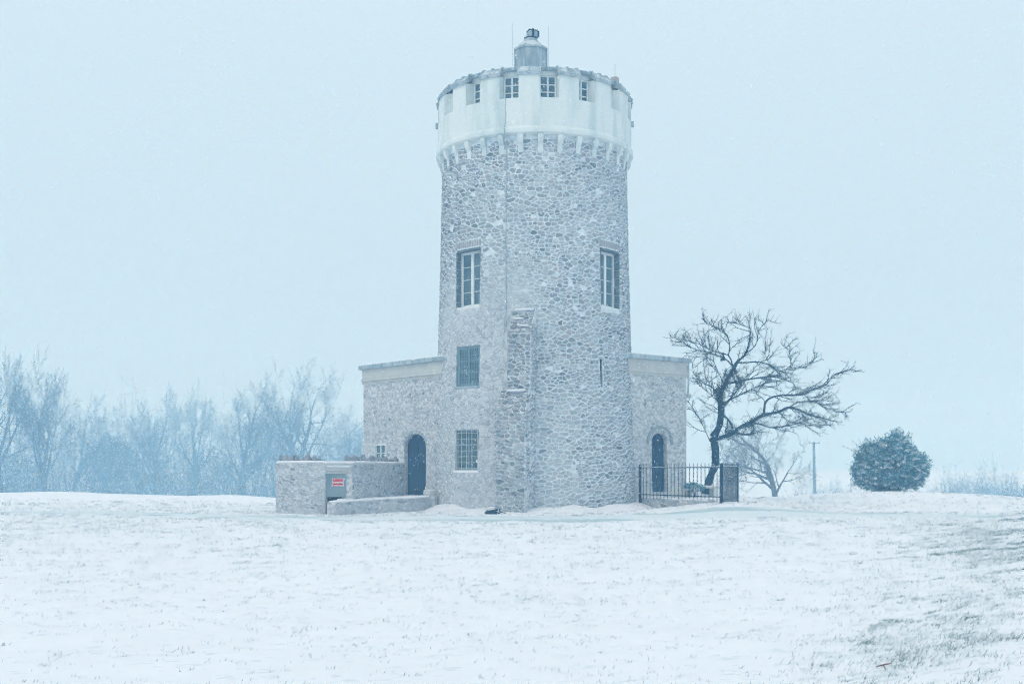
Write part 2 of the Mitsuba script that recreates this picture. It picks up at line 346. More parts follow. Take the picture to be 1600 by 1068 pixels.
# windows
def window(M, w, h, cols, rows, sill=True, fw=.07, bar=.022, mull=.05, pane_mat='glass', bars='white_paint', label=None, holder=None, sill_mat='pale_stone', sp=.06):
    """Frame with panes; local origin at the bottom centre of the opening, z outwards."""
    hw = w / 2
    outer, inner = sbox(-hw, 0, hw, h), sbox(-hw + fw, fw, hw - fw, h - fw)
    wn = obj('window', slab(outer.difference(inner), -.05, .03, M), bars, holder or tower)
    if label: labels[wn] = {'label': label}
    xs = np.linspace(-hw + fw, hw - fw, cols + 1); zs = np.linspace(fw, h - fw, rows + 1)
    for a_ in range(cols):
        for b_ in range(rows):
            obj('pane', lbox(xs[a_], xs[a_ + 1], zs[b_], zs[b_ + 1], -.035, -.02, M), pane_mat, wn)
    for k in range(1, cols):
        ww = mull if 2 * k == cols else bar / 2 
        obj('mullion', lbox(xs[k] - ww, xs[k] + ww, fw, h - fw, -.03, .024, M), bars, wn)
    for k in range(1, rows):
        obj('glazing_bar', lbox(-hw + fw, hw - fw, zs[k] - bar / 2, zs[k] + bar / 2, -.028, .012, M), bars, wn)
    if sill:
        obj('sill', lbox(-hw - .05, hw + .05, -.10, -.003, -.06, sp, M, .012), sill_mat, wn)
    return wn
diffuse('recess_shade', lambda p, n, uv: mix(mi.Color3f(0.07, 0.12, 0.155), mi.Color3f(0.22, 0.28, 0.32), fbm(p.x * 9, p.y * 9, p.z * 7, 4)))  # dark colour painting the shadow inside the window recesses, not damp
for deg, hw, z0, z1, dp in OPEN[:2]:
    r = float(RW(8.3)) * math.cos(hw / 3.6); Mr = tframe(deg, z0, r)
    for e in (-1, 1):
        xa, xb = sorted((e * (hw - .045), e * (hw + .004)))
        for q in range(7): obj('jamb_shade', lbox(xa + (.012 if e > 0 else 0) * (q % 2), xb - (.012 if e < 0 else 0) * (q % 2), .012 + q * (z1 - z0 - .06) / 7, (q + .93) * (z1 - z0 - .06) / 7, -.20, -.004, Mr), 'recess_shade', wall)  # lining blocks added to darken the jambs with painted recess shadow
    obj('soffit_shade', lbox(-hw + .05, hw - .05, z1 - z0 - .07, z1 - z0 + .002, -.2, -.012, Mr), 'recess_shade', wall)  # added dark slab, painted shade under the lintel
    window(tframe(deg, z0 + .1, r - .24), 2 * hw - .10, z1 - z0 - .18, 2, 4, fw=.075, mull=.06, sp=.24, sill_mat='white_paint',
           label='tall white casement window of eight panes, ' + ('left' if deg < 0 else 'right') + ' side of the tower')
deg, hw, z0, z1, dp = OPEN[2]
r = float(RW(5.2)) * math.cos(hw / 3.6)
rough('dull_paint', (0.22, 0.33, 0.39), 0.6)
wn = window(tframe(deg, z0 + .1, r - .09), 2 * hw - .006, z1 - z0 - .104, 2, 3, fw=.1, mull=.035, bar=.05, bars='dull_paint', sp=.13, sill_mat='stone_sill' if 'stone_sill' in scene else 'lead',
            label='grey-blue framed window in the middle of the left side, behind a fine wire screen')
M = tframe(deg, z0 + .1, r - .02)
obj('wire_screen', cat([lbox(-hw + .03 + k * (2 * hw - .06) / 9 - .005, -hw + .03 + k * (2 * hw - .06) / 9 + .005, .02, z1 - z0 - .13, -.005, .005, M) for k in range(10)]
    + [lbox(-hw + .02, hw - .02, .03 + k * .133 - .005, .03 + k * .133 + .005, .006, .014, M) for k in range(10)]), 'dull_paint', wn)
deg, hw, z0, z1, dp = OPEN[3]
r = float(RW(2.2)) * math.cos(hw / 3.6)
wn = window(tframe(deg, z0 + .1, r - .13), 2 * hw - .006, z1 - z0 - .104, 2, 3, fw=.06, mull=.03, bars='dull_paint', sp=.2, sill_mat='snow',
            label='lowest window with a pale iron grille and a snowy sill')
M = tframe(deg, z0 + .1, r + .0)
for k in range(5): obj('grille_bar', lbox(-hw + .04 + k * (2 * hw - .08) / 4 - .009, -hw + .04 + k * (2 * hw - .08) / 4 + .009, .02, z1 - z0 - .11, -.009, .009, M), 'pale_stone', wn)
for k in range(7): obj('grille_bar', lbox(-hw + .012, hw - .012, .06 + k * .205 - .009, .06 + k * .205 + .009, .0095, .024, M), 'pale_stone', wn)
deg, hw, z0, z1, dp = OPEN[4]
obj('slit_window', lbox(-hw + .004, hw - .004, .004, z1 - z0 - .004, -.10, -.05, tframe(deg, z0, float(RW(5)))), 'iron', tower, label='dark narrow slit in the right side of the wall')

# parapet, corbels, battlements
RO = 3.60
parapet = obj('parapet', sweep(0, 360, [(2.9, 13.22), (RO, 13.22), (RO + .004, 14.0), (RO, 14.38), (2.9, 14.38)], 144), 'white_plaster', tower, smooth=40, label='broad white plastered band round the top')
obj('cornice', sweep(0, 360, [(3.35, 13.14), (3.60, 13.14), (3.665, 13.19), (3.68, 13.27), (3.665, 13.36), (3.62, 13.41), (3.55, 13.42), (3.35, 13.42)], 144), 'white_plaster', tower, smooth=40)
for k in range(32):
    deg = 2.3 + 11.25 * k; M = tframe(deg, 0, 0)
    prof = Polygon([(3.36, 12.54), (3.455, 12.54), (3.475, 12.71), (3.485, 12.83), (3.52, 12.845), (3.575, 12.91), (3.61, 13.01), (3.62, 13.138), (3.36, 13.138)])
    # the profile lies in (out, up): local z is outwards
    m = trimesh.creation.extrude_polygon(prof, .18, engine='earcut'); m.vertices = np.stack([m.vertices[:, 2] - .09, m.vertices[:, 1], m.vertices[:, 0]], -1); m.invert() if False else None
    m.apply_transform(M); m.fix_normals()
    obj('corbel', m, 'white_plaster', tower)
obj('upper_wall', sweep(0, 360, [(2.8, 14.37), (3.10, 14.37), (3.10, 15.26), (2.8, 15.26)], 128), 'white_plaster', tower, smooth=40)
roof = obj('roof', sweep(0, 360, [(0.3, 15.40), (3.36, 15.40), (3.40, 15.46), (3.40, 15.50), (0.3, 15.72)], 96), 'lead', tower, smooth=30)
obj('fascia', sweep(0, 360, [(2.8, 15.262), (3.23, 15.262), (3.23, 15.398), (2.8, 15.398)], 128), 'white_plaster', roof, smooth=40)
for k in range(16):
    d0 = -4 + 22.5 * k; hw = 5.85
    m = obj('merlon', sweep(d0 - hw, d0 + hw, [(2.97, 14.36), (RO - .003, 14.36), (RO - .003, 15.17), (2.97, 15.30)], 4), 'white_plaster', tower)
    obj('coping', sweep(d0 - hw - .5, d0 + hw + .5, [(3.3, 15.36), (RO + .005, 15.16), (RO + .05, 15.15), (RO + .05, 15.27), (3.42, 15.50), (3.3, 15.53)], 4), 'lead', m)
    for e in (-hw - .2, 0, hw + .2):
        t = math.radians(d0 + e)
        pts = [(TX + r * math.sin(t), TY - r * math.cos(t), z) for r, z in ((RO + .06, 15.22), (3.42, 15.52), (3.3, 15.55))]
        obj('lead_roll', tri(*tube(pts, .035, 6)), 'lead', m)
    gd = (d0 + 11.25 + 180) % 360 - 180
    if abs(gd) < 40:
        window(tframe(gd, 14.385, 3.16), .575, .87, 2, 3, sill=False, fw=.045, mull=.03, bar=.035, label=None)
    else:
        obj('infill_panel', sweep(gd - 5.35, gd + 5.35, [(2.98, 14.37), (3.27, 14.37), (3.27, 15.26), (2.98, 15.26)], 3), 'white_plaster', tower)
# cable down the wall
t = math.radians(-17.2)
pts = [(TX + r * math.sin(t), TY - r * math.cos(t), z) for r, z in [(RO + .012, 14.38), (RO + .014, 13.5), (3.70, 13.44), (3.71, 13.2), (3.66, 13.1)]] + [tuple(cyl(np.array(t + .004 * math.sin(z)), np.array(z), np.array(.04))) for z in np.linspace(12.7, 6.6, 22)]
obj('cable', tri(*tube(pts, .014, 5)), 'lead', tower, label='thin cable running down the front of the wall')
# spouts on the sides, chimney pots, rods
for deg in (-84, 83):
    obj('rain_spout', lbox(-.07, .07, 0, .2, -.12, .1, tframe(deg, 14.25 if deg < 0 else 14.3, RO), .015), 'lead', tower)
M = tframe(60, 15.3, 3.3)
obj('chimney_pot', lbox(-.12, .12, 0, .42, -.12, .12, M, .02), 'pot_clay', tower, label='pinkish square pot on the battlements, right')
M = tframe(70, 15.2, 3.38)
obj('chimney_pot', lbox(-.09, .09, 0, .3, -.1, .1, M, .02), 'pale_stone', tower, label='lower grey pot at the right end of the battlements')
# turret with its lens box
cxT, cyT = TX - .14, TY
def ngon(n, r, z, rot): return [(cxT + r * math.sin(a_), cyT - r * math.cos(a_), z) for a_ in [rot + 2 * math.pi * k / n for k in range(n)]]
def loft(rings):
    n = len(rings[0]); v = [p for r_ in rings for p in r_]; f = []
    for s in range(len(rings) - 1):
        for e in range(n):
            e1 = (e + 1) % n; b0, b1 = s * n, (s + 1) * n
            f += [(b0 + e, b0 + e1, b1 + e1), (b0 + e, b1 + e1, b1 + e)]
    e = len(v) - n
    for q in range(1, n - 1): f += [(0, q + 1, q), (e, e + q, e + q + 1)]
    m = tri(v, f); m.fix_normals(); return m
rot = math.radians(-22)
turret = obj('turret', loft([ngon(8, .64, 15.45, rot), ngon(8, .63, 17.22, rot)]), 'lead', tower, label='six-sided lead-clad lantern turret on the roof')
obj('turret_roof', loft([ngon(8, .67, 17.221, rot), ngon(8, .675, 17.285, rot), ngon(8, .30, 17.59, rot), ngon(8, .25, 17.70, rot)]), 'lead', turret)
obj('collar', loft([ngon(14, .25, 17.701, 0), ngon(14, .25, 17.755, 0)]), 'iron', turret)
bx = frame([cxT + .05, cyT, 17.755], (math.cos(.35), math.sin(.35)))
lens = obj('lens_box', lbox(-.17, .17, .001, .25, -.16, .16, bx, .03), 'lead', turret)
obj('lens_hood', cat([lbox(.172, .25, .03, .26, -.13, .13, bx, .015), lbox(-.06, .0, .02, .29, .162, .20, bx), lbox(-.17, .17, .252, .275, -.16, .16, bx)]), 'iron', turret)
for e in range(8):
    p0, p1 = (np.array(ngon(8, .645, z, rot))[e] for z in (15.46, 17.215))
    obj('lead_roll', tri(*tube([p0, p1], .022, 6)), 'lead', turret)
for q in range(2):
    for zz in (15.9, 16.5, 17.0):
        pass
for px, y0, y1, Y in ((801, 37, 104, 42.6), (856.5, 41, 104, 42.6), (961, 101, 134, 41.3)):
    obj('lightning_rod', tri(*tube([W(px, y1, Y), W(px, y0, Y)], .007, 5)), 'lead', tower)
# buttress
nB = np.array([math.sin(math.radians(-19)), -math.cos(math.radians(-19))]); uB = np.array([-nB[1], nB[0]])
oB = np.array([TX + 3.45 * math.sin(math.radians(-6.9)), TY - 3.45 * math.cos(math.radians(-6.9))])
MB = frame([oB[0], oB[1], 0], uB)
def prism_out(prof, x0, x1, M):
    m = trimesh.creation.extrude_polygon(Polygon(prof), x1 - x0, engine='earcut')
    m.vertices = np.stack([m.vertices[:, 2] + x0, m.vertices[:, 1], m.vertices[:, 0]], -1); m.apply_transform(M); m.fix_normals(); return m
low = prism_out([(-.6, -.3), (1.22, -.3), (1.16, 3.55), (.70, 4.30), (-.6, 4.30)], -.62, .42, MB)
up = prism_out([(-.6, 4.2), (.68, 4.2), (.64, 6.25), (.05, 7.15), (-.6, 7.15)], -.40, .43, MB)
bu = (man(low) + man(up)).to_mesh()
buttress = obj('buttress', tri(bu.vert_properties[:, :3], bu.tri_verts), 'mortar', tower, label='stepped stone buttress against the front of the tower, snow on its ledges')
def putM(M, flip=False):
    def put(u, v, o):
        p = np.stack([u, v, o, np.ones_like(u)], -1) @ M.T
        return p[:, :3]
    return put
def face(o, e1, e2):
    """put() on a plane: o + u e1 + v e2 + out e1 x e2."""
    o, e1, e2 = (np.asarray(x, float) for x in (o, e1, e2)); n = np.cross(e1, e2)
    return lambda u, v, t: o + u[:, None] * e1 + v[:, None] * e2 + t[:, None] * n
def Lp(M, x, y, z): return (M @ np.array([x, y, z, 1.0]))[:3]
def panel(M, A, B, C):
    """Face from local corner A to B (along) and A to C (up): (put, width, height)."""
    a_, b_, c_ = Lp(M, *A), Lp(M, *B), Lp(M, *C); e1, e2 = b_ - a_, c_ - a_
    w, h = np.linalg.norm(e1), np.linalg.norm(e2)
    return face(a_, e1 / w, e2 / h), w, h
bt = lambda c, g: g.beta(2.2, 2.6)
for seed, (A, B, C) in enumerate([((-.62, -.05, 1.216), (.42, -.05, 1.216), (-.62, 3.55, 1.16)), ((.42, -.05, 1.2), (.42, -.05, .1), (.42, 4.2, 1.2)),
                                  ((-.40, 4.32, .675), (.43, 4.32, .675), (-.40, 6.25, .64)), ((.43, 4.32, .65), (.43, 4.32, .0), (.43, 6.6, .65)),
                                  ((-.40, 6.25, .64), (.43, 6.25, .64), (-.40, 7.15, .05)), ((-.62, 3.55, 1.16), (.42, 3.55, 1.16), (-.62, 4.30, .70)), ((-.62, -.05, .1), (-.62, -.05, 1.2), (-.62, 3.6, .1))]):
    put, w, h = panel(MB, A, B, C); sl = seed in (4, 5)
    masonry(buttress, cells(w, h, .20, .12, 60 + seed), put, 70 + seed, mortar=.016, hgt=(.02, .05) if not sl else (.02, .06), parts=40 if seed < 3 else 22, rest='rubble', tone=(lambda c, g: g.beta(1.7, 3.0)) if seed in (2, 4, 5) else (lambda c, g: g.beta(3.2, 1.9)) if seed in (1, 3) else bt,
            blend=lambda c, g: .2 * g.random(), keep=(lambda p, c, g: g.random() > .3) if seed == 1 else None)
def snow_lump(pts, half, hgt, seed, M=np.eye(4), sides=7):
    """A ragged roll of lying snow along the points."""
    p = resample(pts, .09); g = np.random.default_rng(seed)
    r = half * (0.75 + .5 * meshkit.noise(p * 5.0, seed)); r[0] *= .4; r[-1] *= .4
    v, f = tube(p, r, sides); c = np.repeat(p, sides, 0); v[:, 2] = c[:, 2] + (v[:, 2] - c[:, 2]) * hgt / half
    return v, f
for l_ in [snow_lump([Lp(MB, -.36, 7.12, .10), Lp(MB, .40, 7.12, .10)], .09, .05, 1),
                      snow_lump([Lp(MB, -.34, 6.80, .34), Lp(MB, .1, 6.78, .36)], .05, .03, 8), snow_lump([Lp(MB, -.1, 6.55, .5), Lp(MB, .35, 6.5, .54)], .05, .03, 9),
                      snow_lump([Lp(MB, -.36, 4.32, .74), Lp(MB, -.05, 4.30, .78), Lp(MB, .30, 4.32, .75)], .10, .05, 2), snow_lump([Lp(MB, -.58, 4.02, .92), Lp(MB, -.42, 4.0, .94)], .05, .03, 3),
                      snow_lump([Lp(MB, -.60, 3.75, 1.07), Lp(MB, -.47, 3.73, 1.09)], .045, .03, 4), snow_lump([Lp(MB, -.05, 3.93, .97), Lp(MB, .12, 3.92, .98)], .045, .025, 5)]: obj('snow_cap', tri(*l_), 'snow', buttress, smooth=True)

# ------------------------------------------------------------------ the two low wings
def on_line(px, A, B):
    """Where the pixel's column meets the wall line A-B: (distance along, depth)."""
    k = (px - 800) / F; d = np.subtract(B, A); t = (k * A[1] - A[0]) / (d[0] - k * d[1])
    return t * np.linalg.norm(d), A[1] + t * d[1]
def arch(x0, x1, z0, zs, zt, n=14):
    m, r = (x0 + x1) / 2, (x1 - x0) / 2
    return Polygon([(x0, z0), (x1, z0)] + [(m + r * math.cos(a_), zs + (zt - zs) * math.sin(a_)) for a_ in np.linspace(0, math.pi, n)])
def wing(label, A, B, depth, zt, left, door):
    """A flat-roofed wing whose front wall runs from A (at the tower) to B."""
    t = thing('stone_annexe', label, 'building')
    A, B = np.array(A, float), np.array(B, float)
    P, Q = (B, A) if left else (A, B)          # left to right as seen
    u = (Q - P) / np.linalg.norm(Q - P); L = np.linalg.norm(Q - P)
    M = frame([P[0], P[1], 0], u); n = np.array([u[1], -u[0]])
    foot = np.array([P, Q, Q - n * depth, P - n * depth])
    sol = m3.Manifold.cube((L, zt + .5, depth)).translate((0, -.5, -depth)).to_mesh()
    sol = tri(sol.vert_properties[:, :3], sol.tri_verts); sol.apply_transform(M)
    d0, _ = on_line(door[0], P, Q); d1, Y = on_line(door[1], P, Q)
    zb, zd = CZ - (door[3] - YH) / F * Y, CZ - (door[2] - YH) / F * Y
    ar = arch(d0, d1, zb, zd - (d1 - d0) * .34, zd)
    sol = (man(sol) - man(slab(ar, -.28, .5, M))).to_mesh()
    w = obj('wall', tri(sol.vert_properties[:, :3], sol.tri_verts), 'roughcast', t)
    end = obj('door', slab(ar.buffer(-.004), -.27, -.17, M), 'blue_door', t, label='arched dark blue door')
    m_ = (d0 + d1) / 2
    obj('door_leaf_joint', lbox(m_ - .012, m_ + .012, zb + .03, zd - .1, -.169, -.155, M), 'iron', end)
    for k in range(3): obj('hinge_strap', lbox(d0 + .03, m_ - .05, zb + .35 + k * .7, zb + .41 + k * .7, -.169, -.156, M), 'iron', end)
    # arch stones
    rr, rh, zs = (d1 - d0) / 2, (d1 - d0) * .34, zd - (d1 - d0) * .34
    for q in range(11):
        a0, a1 = math.pi * (q + .06) / 11, math.pi * (q + .94) / 11
        po = Polygon([(m_ + (rr + e) * math.cos(a_), zs + (rh + e) * math.sin(a_)) for e, a_ in ((.01, a0), (.17, a0), (.17, a1), (.01, a1))])
        s = stone(po, .003, .03, putM(M), rng, 8)
        if s: obj('arch_stone', tri(*s), 'stone', w, uv=np.tile([rnd.uniform(.45, .8), .35], (len(s[0]), 1)))
    # rubble, flush
    def keep(p, c, g): return not p.intersects(ar.buffer(.18)) and g.random() > .4
    def blend(c, g): return np.clip(g.normal(.52, .2), .1, .95)
    masonry(w, cells(L, zt - .75, .15, .105, 90 + left), putM(M), 91 + left, mortar=.011, hgt=(.006, .016), keep=keep, blend=blend, tone=lambda c, g: g.beta(2, 2.4), parts=40)
    outer = -.02 if True else 0
    cor = obj('cornice', cat([lbox(-.06, L + .06, zt - .62, zt - .54, -.2, .09, M), lbox(-.02, L + .02, zt - .54, zt - .16, -.2, .05, M), lbox(-.06, L + .06, zt - .72, zt - .62, -.2, .03, M)]), 'pale_stone', t)
    # the far end's return of the cornice
    end_x = -.001 if left else L + .001
    s_ = -1 if left else 1
    xa, xb = sorted((end_x - .2 * s_, end_x + .06 * s_))
    obj('cornice', lbox(xa + .003, xb - .003, zt - .7, zt - .165, -depth, -.203, M), 'pale_stone', t)
    ro = obj('roof_edge', lbox(-.14, L + .14, zt - .16, zt + .005, -depth - .1, .17, M, .02), 'lead', t)
    g0 = [Lp(M, x, zt + .02, .02) for x in np.linspace(-.05, L, 8)]
    obj('snow_cap', join([snow_lump(g0, .1, .035, 15 + left)]), 'snow', ro, smooth=True)
    return t, M, L, P, Q
A1, B1 = (-2.45, 41.27), (-5.88, 45.08)
wl = wing('low flat-roofed stone wing left of the round tower with an arched blue door', A1, B1, 4.2, 5.73, True, (631.5, 665.5, 677, 773.5))
A2, B2 = (3.9, 41.12), (6.62, 43.27)
wr = wing('low flat-roofed stone wing right of the round tower behind iron railings', A2, B2, 3.8, 5.84, False, (1018.5, 1042, 677, 768))
# side window of the left wing, its casement standing open above the yard wall
t, M, L, P, Q = wl
d0, Y0 = on_line(589, P, Q); d1, Y1 = on_line(604, P, Q)
zb, zt_ = CZ - (722 - YH) / F * Y0, CZ - (694 - YH) / F * Y0
wn = window(lf := frame(Lp(M, (d0 + d1) / 2, zb, .03), M[:2, 0]), d1 - d0 + .1, zt_ - zb, 2, 2, sill=True, fw=.05, bar=.03, mull=.02, holder=t, label='small casement window standing open above the yard wall', sill_mat='snow')
sash = frame(Lp(M, d0 - .02, zb + .02, .06), (M[:2, 0] * -.55 + M[:2, 2] * .9))
obj('open_sash', cat([slab(sbox(0, 0, .55, zt_ - zb).difference(sbox(.05, .05, .5, zt_ - zb - .05)), -.02, .02, sash)]), 'white_paint', wn)
# right wing: hood mould over the door, gutter bits at the far corner
t, M, L, P, Q = wr
obj('rain_spout', lbox(L - .02, L + .1, 4.35, 4.5, .0, .16, M, .01), 'lead', t)
obj('downpipe', tri(*tube([Lp(M, L + .09, 5.6, .03), Lp(M, L + .09, 5.0, .03), Lp(M, L + .05, 4.5, .04)], .035, 6)), 'lead', t)
obj('plinth', lbox(.0, L + .03, .2, 1.02, -.3, .05, M, .02).difference(lbox(on_line(1018.5, P, Q)[0] - .02, on_line(1042, P, Q)[0] + .02, 0, 1.4, -.5, .3, M), engine='manifold'), 'pale_stone', t)
d0, _ = on_line(1018.5, P, Q); d1, Y = on_line(1042, P, Q); mx, rr = (d0 + d1) / 2, (d1 - d0) / 2
zs = CZ - (677 - YH) / F * Y - rr * .9
obj('hood_mould', tri(*tube([Lp(M, mx + (rr + .24) * math.cos(a_), zs + (rr * .9 + .24) * math.sin(a_), .03) for a_ in np.linspace(-.1, math.pi + .1, 16)], .05, 6)), 'stone', t, uv=np.tile([.3, .2], (96, 1)))

# ------------------------------------------------------------------ yard wall with its hatch (left)
yw = thing('yard_wall', 'curved rubble yard wall left of the tower with upright stones along its snowy top', 'wall')
line = resample([(-7.2, 42.0, 0), (-7.95, 40.6, 0), (-8.12, 39.4, 0), (-7.85, 38.4, 0), (-7.2, 37.75, 0), (-6.6, 37.5, 0), (-6.14, 37.45, 0)], .1)[:, :2]
line2 = np.array([(-5.30, 37.80), (-4.02, 42.40)])
def wall_strip(ln, z0, z1, th):
    d = np.gradient(ln, axis=0); d /= np.linalg.norm(d, axis=1, keepdims=True); n = np.stack([d[:, 1], -d[:, 0]], 1)  # towards the camera for a wall running left to right
    ring = np.stack([np.c_[ln, np.full(len(ln), z0)], np.c_[ln, np.full(len(ln), z1)], np.c_[ln - n * th, np.full(len(ln), z1)], np.c_[ln - n * th, np.full(len(ln), z0)]], 1)
    v = ring.reshape(-1, 3); f = []
    for s in range(len(ln) - 1):
        for e in range(4):
            b0, b1, e1 = s * 4, s * 4 + 4, (e + 1) % 4
            f += [(b0 + e, b1 + e, b1 + e1), (b0 + e, b1 + e1, b0 + e1)]
    k = len(v) - 4; f += [(0, 1, 2), (0, 2, 3), (k, k + 2, k + 1), (k, k + 3, k + 2)]
    m = tri(v, f); m.fix_normals(); return m, n
def put_line(ln, n):
    s = np.r_[0, np.cumsum(np.linalg.norm(np.diff(ln, axis=0), axis=1))]
    def put(u, v, o):
        x, y = np.interp(u, s, ln[:, 0]), np.interp(u, s, ln[:, 1]); nx, ny = np.interp(u, s, n[:, 0]), np.interp(u, s, n[:, 1])
        return np.stack([x + nx * o, y + ny * o, v], -1)
    return put, s[-1]
YT = 1.86
for k, ln in enumerate((line, line2)):
    m, n = wall_strip(ln, -.2, YT, .38)
    w = obj('wall', m, 'roughcast', yw)
    put, L = put_line(ln, n)
    masonry(w, cells(L, YT - .12, .16, .105, 120 + k), lambda u, v, o: put(u, v + .1, o), 130 + k, mortar=.010, hgt=(.01, .028), parts=60,
            blend=lambda c, g: np.clip(g.normal(.36 if k else .55, .22), 0, .9), tone=lambda c, g: g.beta(2.2, 2.2), keep=lambda p, c, g: g.random() > .15)
    # snow along the top and the upright stones
    mid = np.c_[ln - n * .17, np.full(len(ln), YT + .02)]
    obj('snow_cap', join([snow_lump(resample(mid, .1), .2, .055, 140 + k, sides=9)]), 'snow', yw, smooth=True)
    x = .05
    while x < L - .05:
        p = put(np.array([x]), np.array([YT]), np.array([-.19]))[0]; g = rng
        hh, ww, dd_ = g.uniform(.13, .29), g.uniform(.045, .09), g.uniform(.07, .12)
        ang = math.atan2(*(np.gradient(ln, axis=0)[min(len(ln) - 1, int(x / L * len(ln)))][::-1]))
        pts = []
        for zz, sc in ((-.03, 1.0), (hh * .65, .95), (hh, .55)):
            for ax, ay in ((-1, -1), (1, -1), (1, 1), (-1, 1)):
                pts.append((ax * ww * sc * g.uniform(.8, 1.15), ay * dd_ * sc * g.uniform(.8, 1.1), zz + g.uniform(-.015, .015)))
        hm = m3.Manifold.hull_points(np.array(pts)).rotate((g.uniform(-8, 8), g.uniform(-14, 14), math.degrees(ang))).translate(tuple(p)).to_mesh()
        v = hm.vert_properties[:, :3]
        obj('coping_stone', tri(v, hm.tri_verts), 'upright_stone', yw)
        x += ww * 2 + g.uniform(.05, .22)
# the hatch between the two lengths
G0, G1 = np.array(line[-1]), line2[0]
Mg = frame([G0[0], G0[1], 0], G1 - G0); Lg = np.linalg.norm(G1 - G0)
zt_, zb = CZ - (735 - YH) / F * 37.7, CZ - (776 - YH) / F * 37.7
lint = obj('lintel', cat([lbox(-.05, Lg + .05, YT - .12, YT - .003, -.36, .02, Mg, .01), lbox(-.02, Lg + .02, zt_ - .02, YT - .123, -.3, -.03, Mg)]), 'pale_stone', yw)
for l_ in [snow_lump([Lp(Mg, -.1, YT + .01, -.08), Lp(Mg, Lg + .1, YT + .01, -.08)], .16, .05, 150), snow_lump([Lp(Mg, .02, YT - .125, .01), Lp(Mg, Lg - .02, YT - .125, .01)], .035, .03, 151)]: obj('snow_cap', tri(*l_), 'snow', lint, smooth=True)
hatch = obj('hatch', lbox(.02, Lg - .035, zb, zt_ - .025, -.2, -.13, Mg), 'grey_board', yw, label='grey-blue board hatch between the two lengths of wall')
obj('frame', cat([lbox(Lg - .033, Lg + .03, zb - .1, zt_ - .022, -.25, -.05, Mg), lbox(.02, Lg - .035, zt_ - .1, zt_ - .03, -.128, -.09, Mg)]), 'pale_stone', hatch)
for k in range(2): obj('batten', lbox(.03, Lg - .05, zb + .12 + k * .5, zb + .2 + k * .5, -.129, -.112, Mg), 'grey_board', hatch)
obj('back_panel', lbox(-.1, Lg + .1, -.2, YT - .13, -.6, -.45, Mg), 'iron', yw)
obj('step', lbox(.14, Lg - .02, -.1, zb - .14, -.4, .06, Mg, .02), 'pale_stone', yw)
sg = thing('warning_sign', 'small red and white rectangular sign fixed to the grey hatch', 'sign')
sx0, sx1 = Lg * .27, Lg * .71; sz1, sz0 = CZ - (747 - YH) / F * 37.7, CZ - (759.5 - YH) / F * 37.7
obj('plate', lbox(sx0, sx1, sz0, sz1, -.108, -.099, Mg), 'white_paint', sg)
obj('red_panel', cat([lbox(sx0 + .02, sx1 - .02, (sz0 + sz1) / 2 + .012, sz1 - .015, -.0988, -.096, Mg), lbox(sx0 + .02, sx1 - .02, sz0 + .045, (sz0 + sz1) / 2 - .022, -.0988, -.096, Mg), lbox(sx0 + .02, sx1 - .02, sz0 + .01, sz0 + .03, -.0988, -.096, Mg)]), 'red_plate', sg)
for k, (x, w_) in enumerate(((.06, .09), (.17, .05), (.25, .08))):
    obj('worn_lettering', lbox(sx0 + x, sx0 + x + w_, sz0 + .062, sz0 + .10, -.0958, -.0945, Mg), 'red_lettering', sg)

# landing and the low wall in front of the left door
lw = thing('low_wall', 'low grey stone wall with a snowy top in front of the left arched door', 'wall')
Lr = resample([W(524, 790, 36.9), W(560, 790, 37.9), W(610, 790, 39.1), W(655, 790, 40.1), W(672, 790, 40.7)], .15)[:, :2]
m, n = wall_strip(Lr, -.1, .64, .34)
tops = np.linspace(.57, .665, len(Lr)); v = m.vertices.copy(); hi = v[:, 2] > .3
v[hi, 2] = np.repeat(tops, 2)
w = obj('wall', tri(v, m.faces), 'roughcast', lw)
put, L = put_line(Lr, n)
masonry(w, cells(L, .5, .27, .17, 160), lambda u, v_, o: put(u, v_ * (1 + .2 * u / L) + .12, o), 161, mortar=.014, hgt=(.01, .025), parts=30, blend=lambda c, g: np.clip(g.normal(.5, .2), 0, .9), keep=lambda p, c, g: c.y < .45)
obj('snow_cap', join([snow_lump(resample(np.c_[Lr - n * .15, tops + .015], .1), .2, .05, 162, sides=9)]), 'snow', lw, smooth=True)
pol = [tuple(x) for x in (Lr - n * .3)[3:]] + [(-2.2, 41.6), (-5.0, 44.2), (-4.1, 42.2), (-4.95, 38.9)]
land = trimesh.creation.extrude_polygon(Polygon(pol).buffer(0), .9, engine='earcut'); land.apply_translation([0, 0, -.22])
obj('terrace', land, 'snow', kind='structure', label='snow-covered landing before the left door')
blk = thing('mounting_block', 'small snow-topped stone block between the left door and the tower', 'stone block')
c = W(671, 770, 41.0)
Mk = frame([c[0], c[1], 0], (1, .1))
obj('block', lbox(-.22, .2, .3, CZ - (766 - YH) / F * 41 , -.2, .2, Mk, .03), 'roughcast', blk)
obj('snow_cap', join([snow_lump([Lp(Mk, -.21, CZ - (765.5 - YH) / F * 41, 0.03), Lp(Mk, .2, CZ - (765.5 - YH) / F * 41, .03)], .17, .03, 170)]), 'snow', blk, smooth=True)

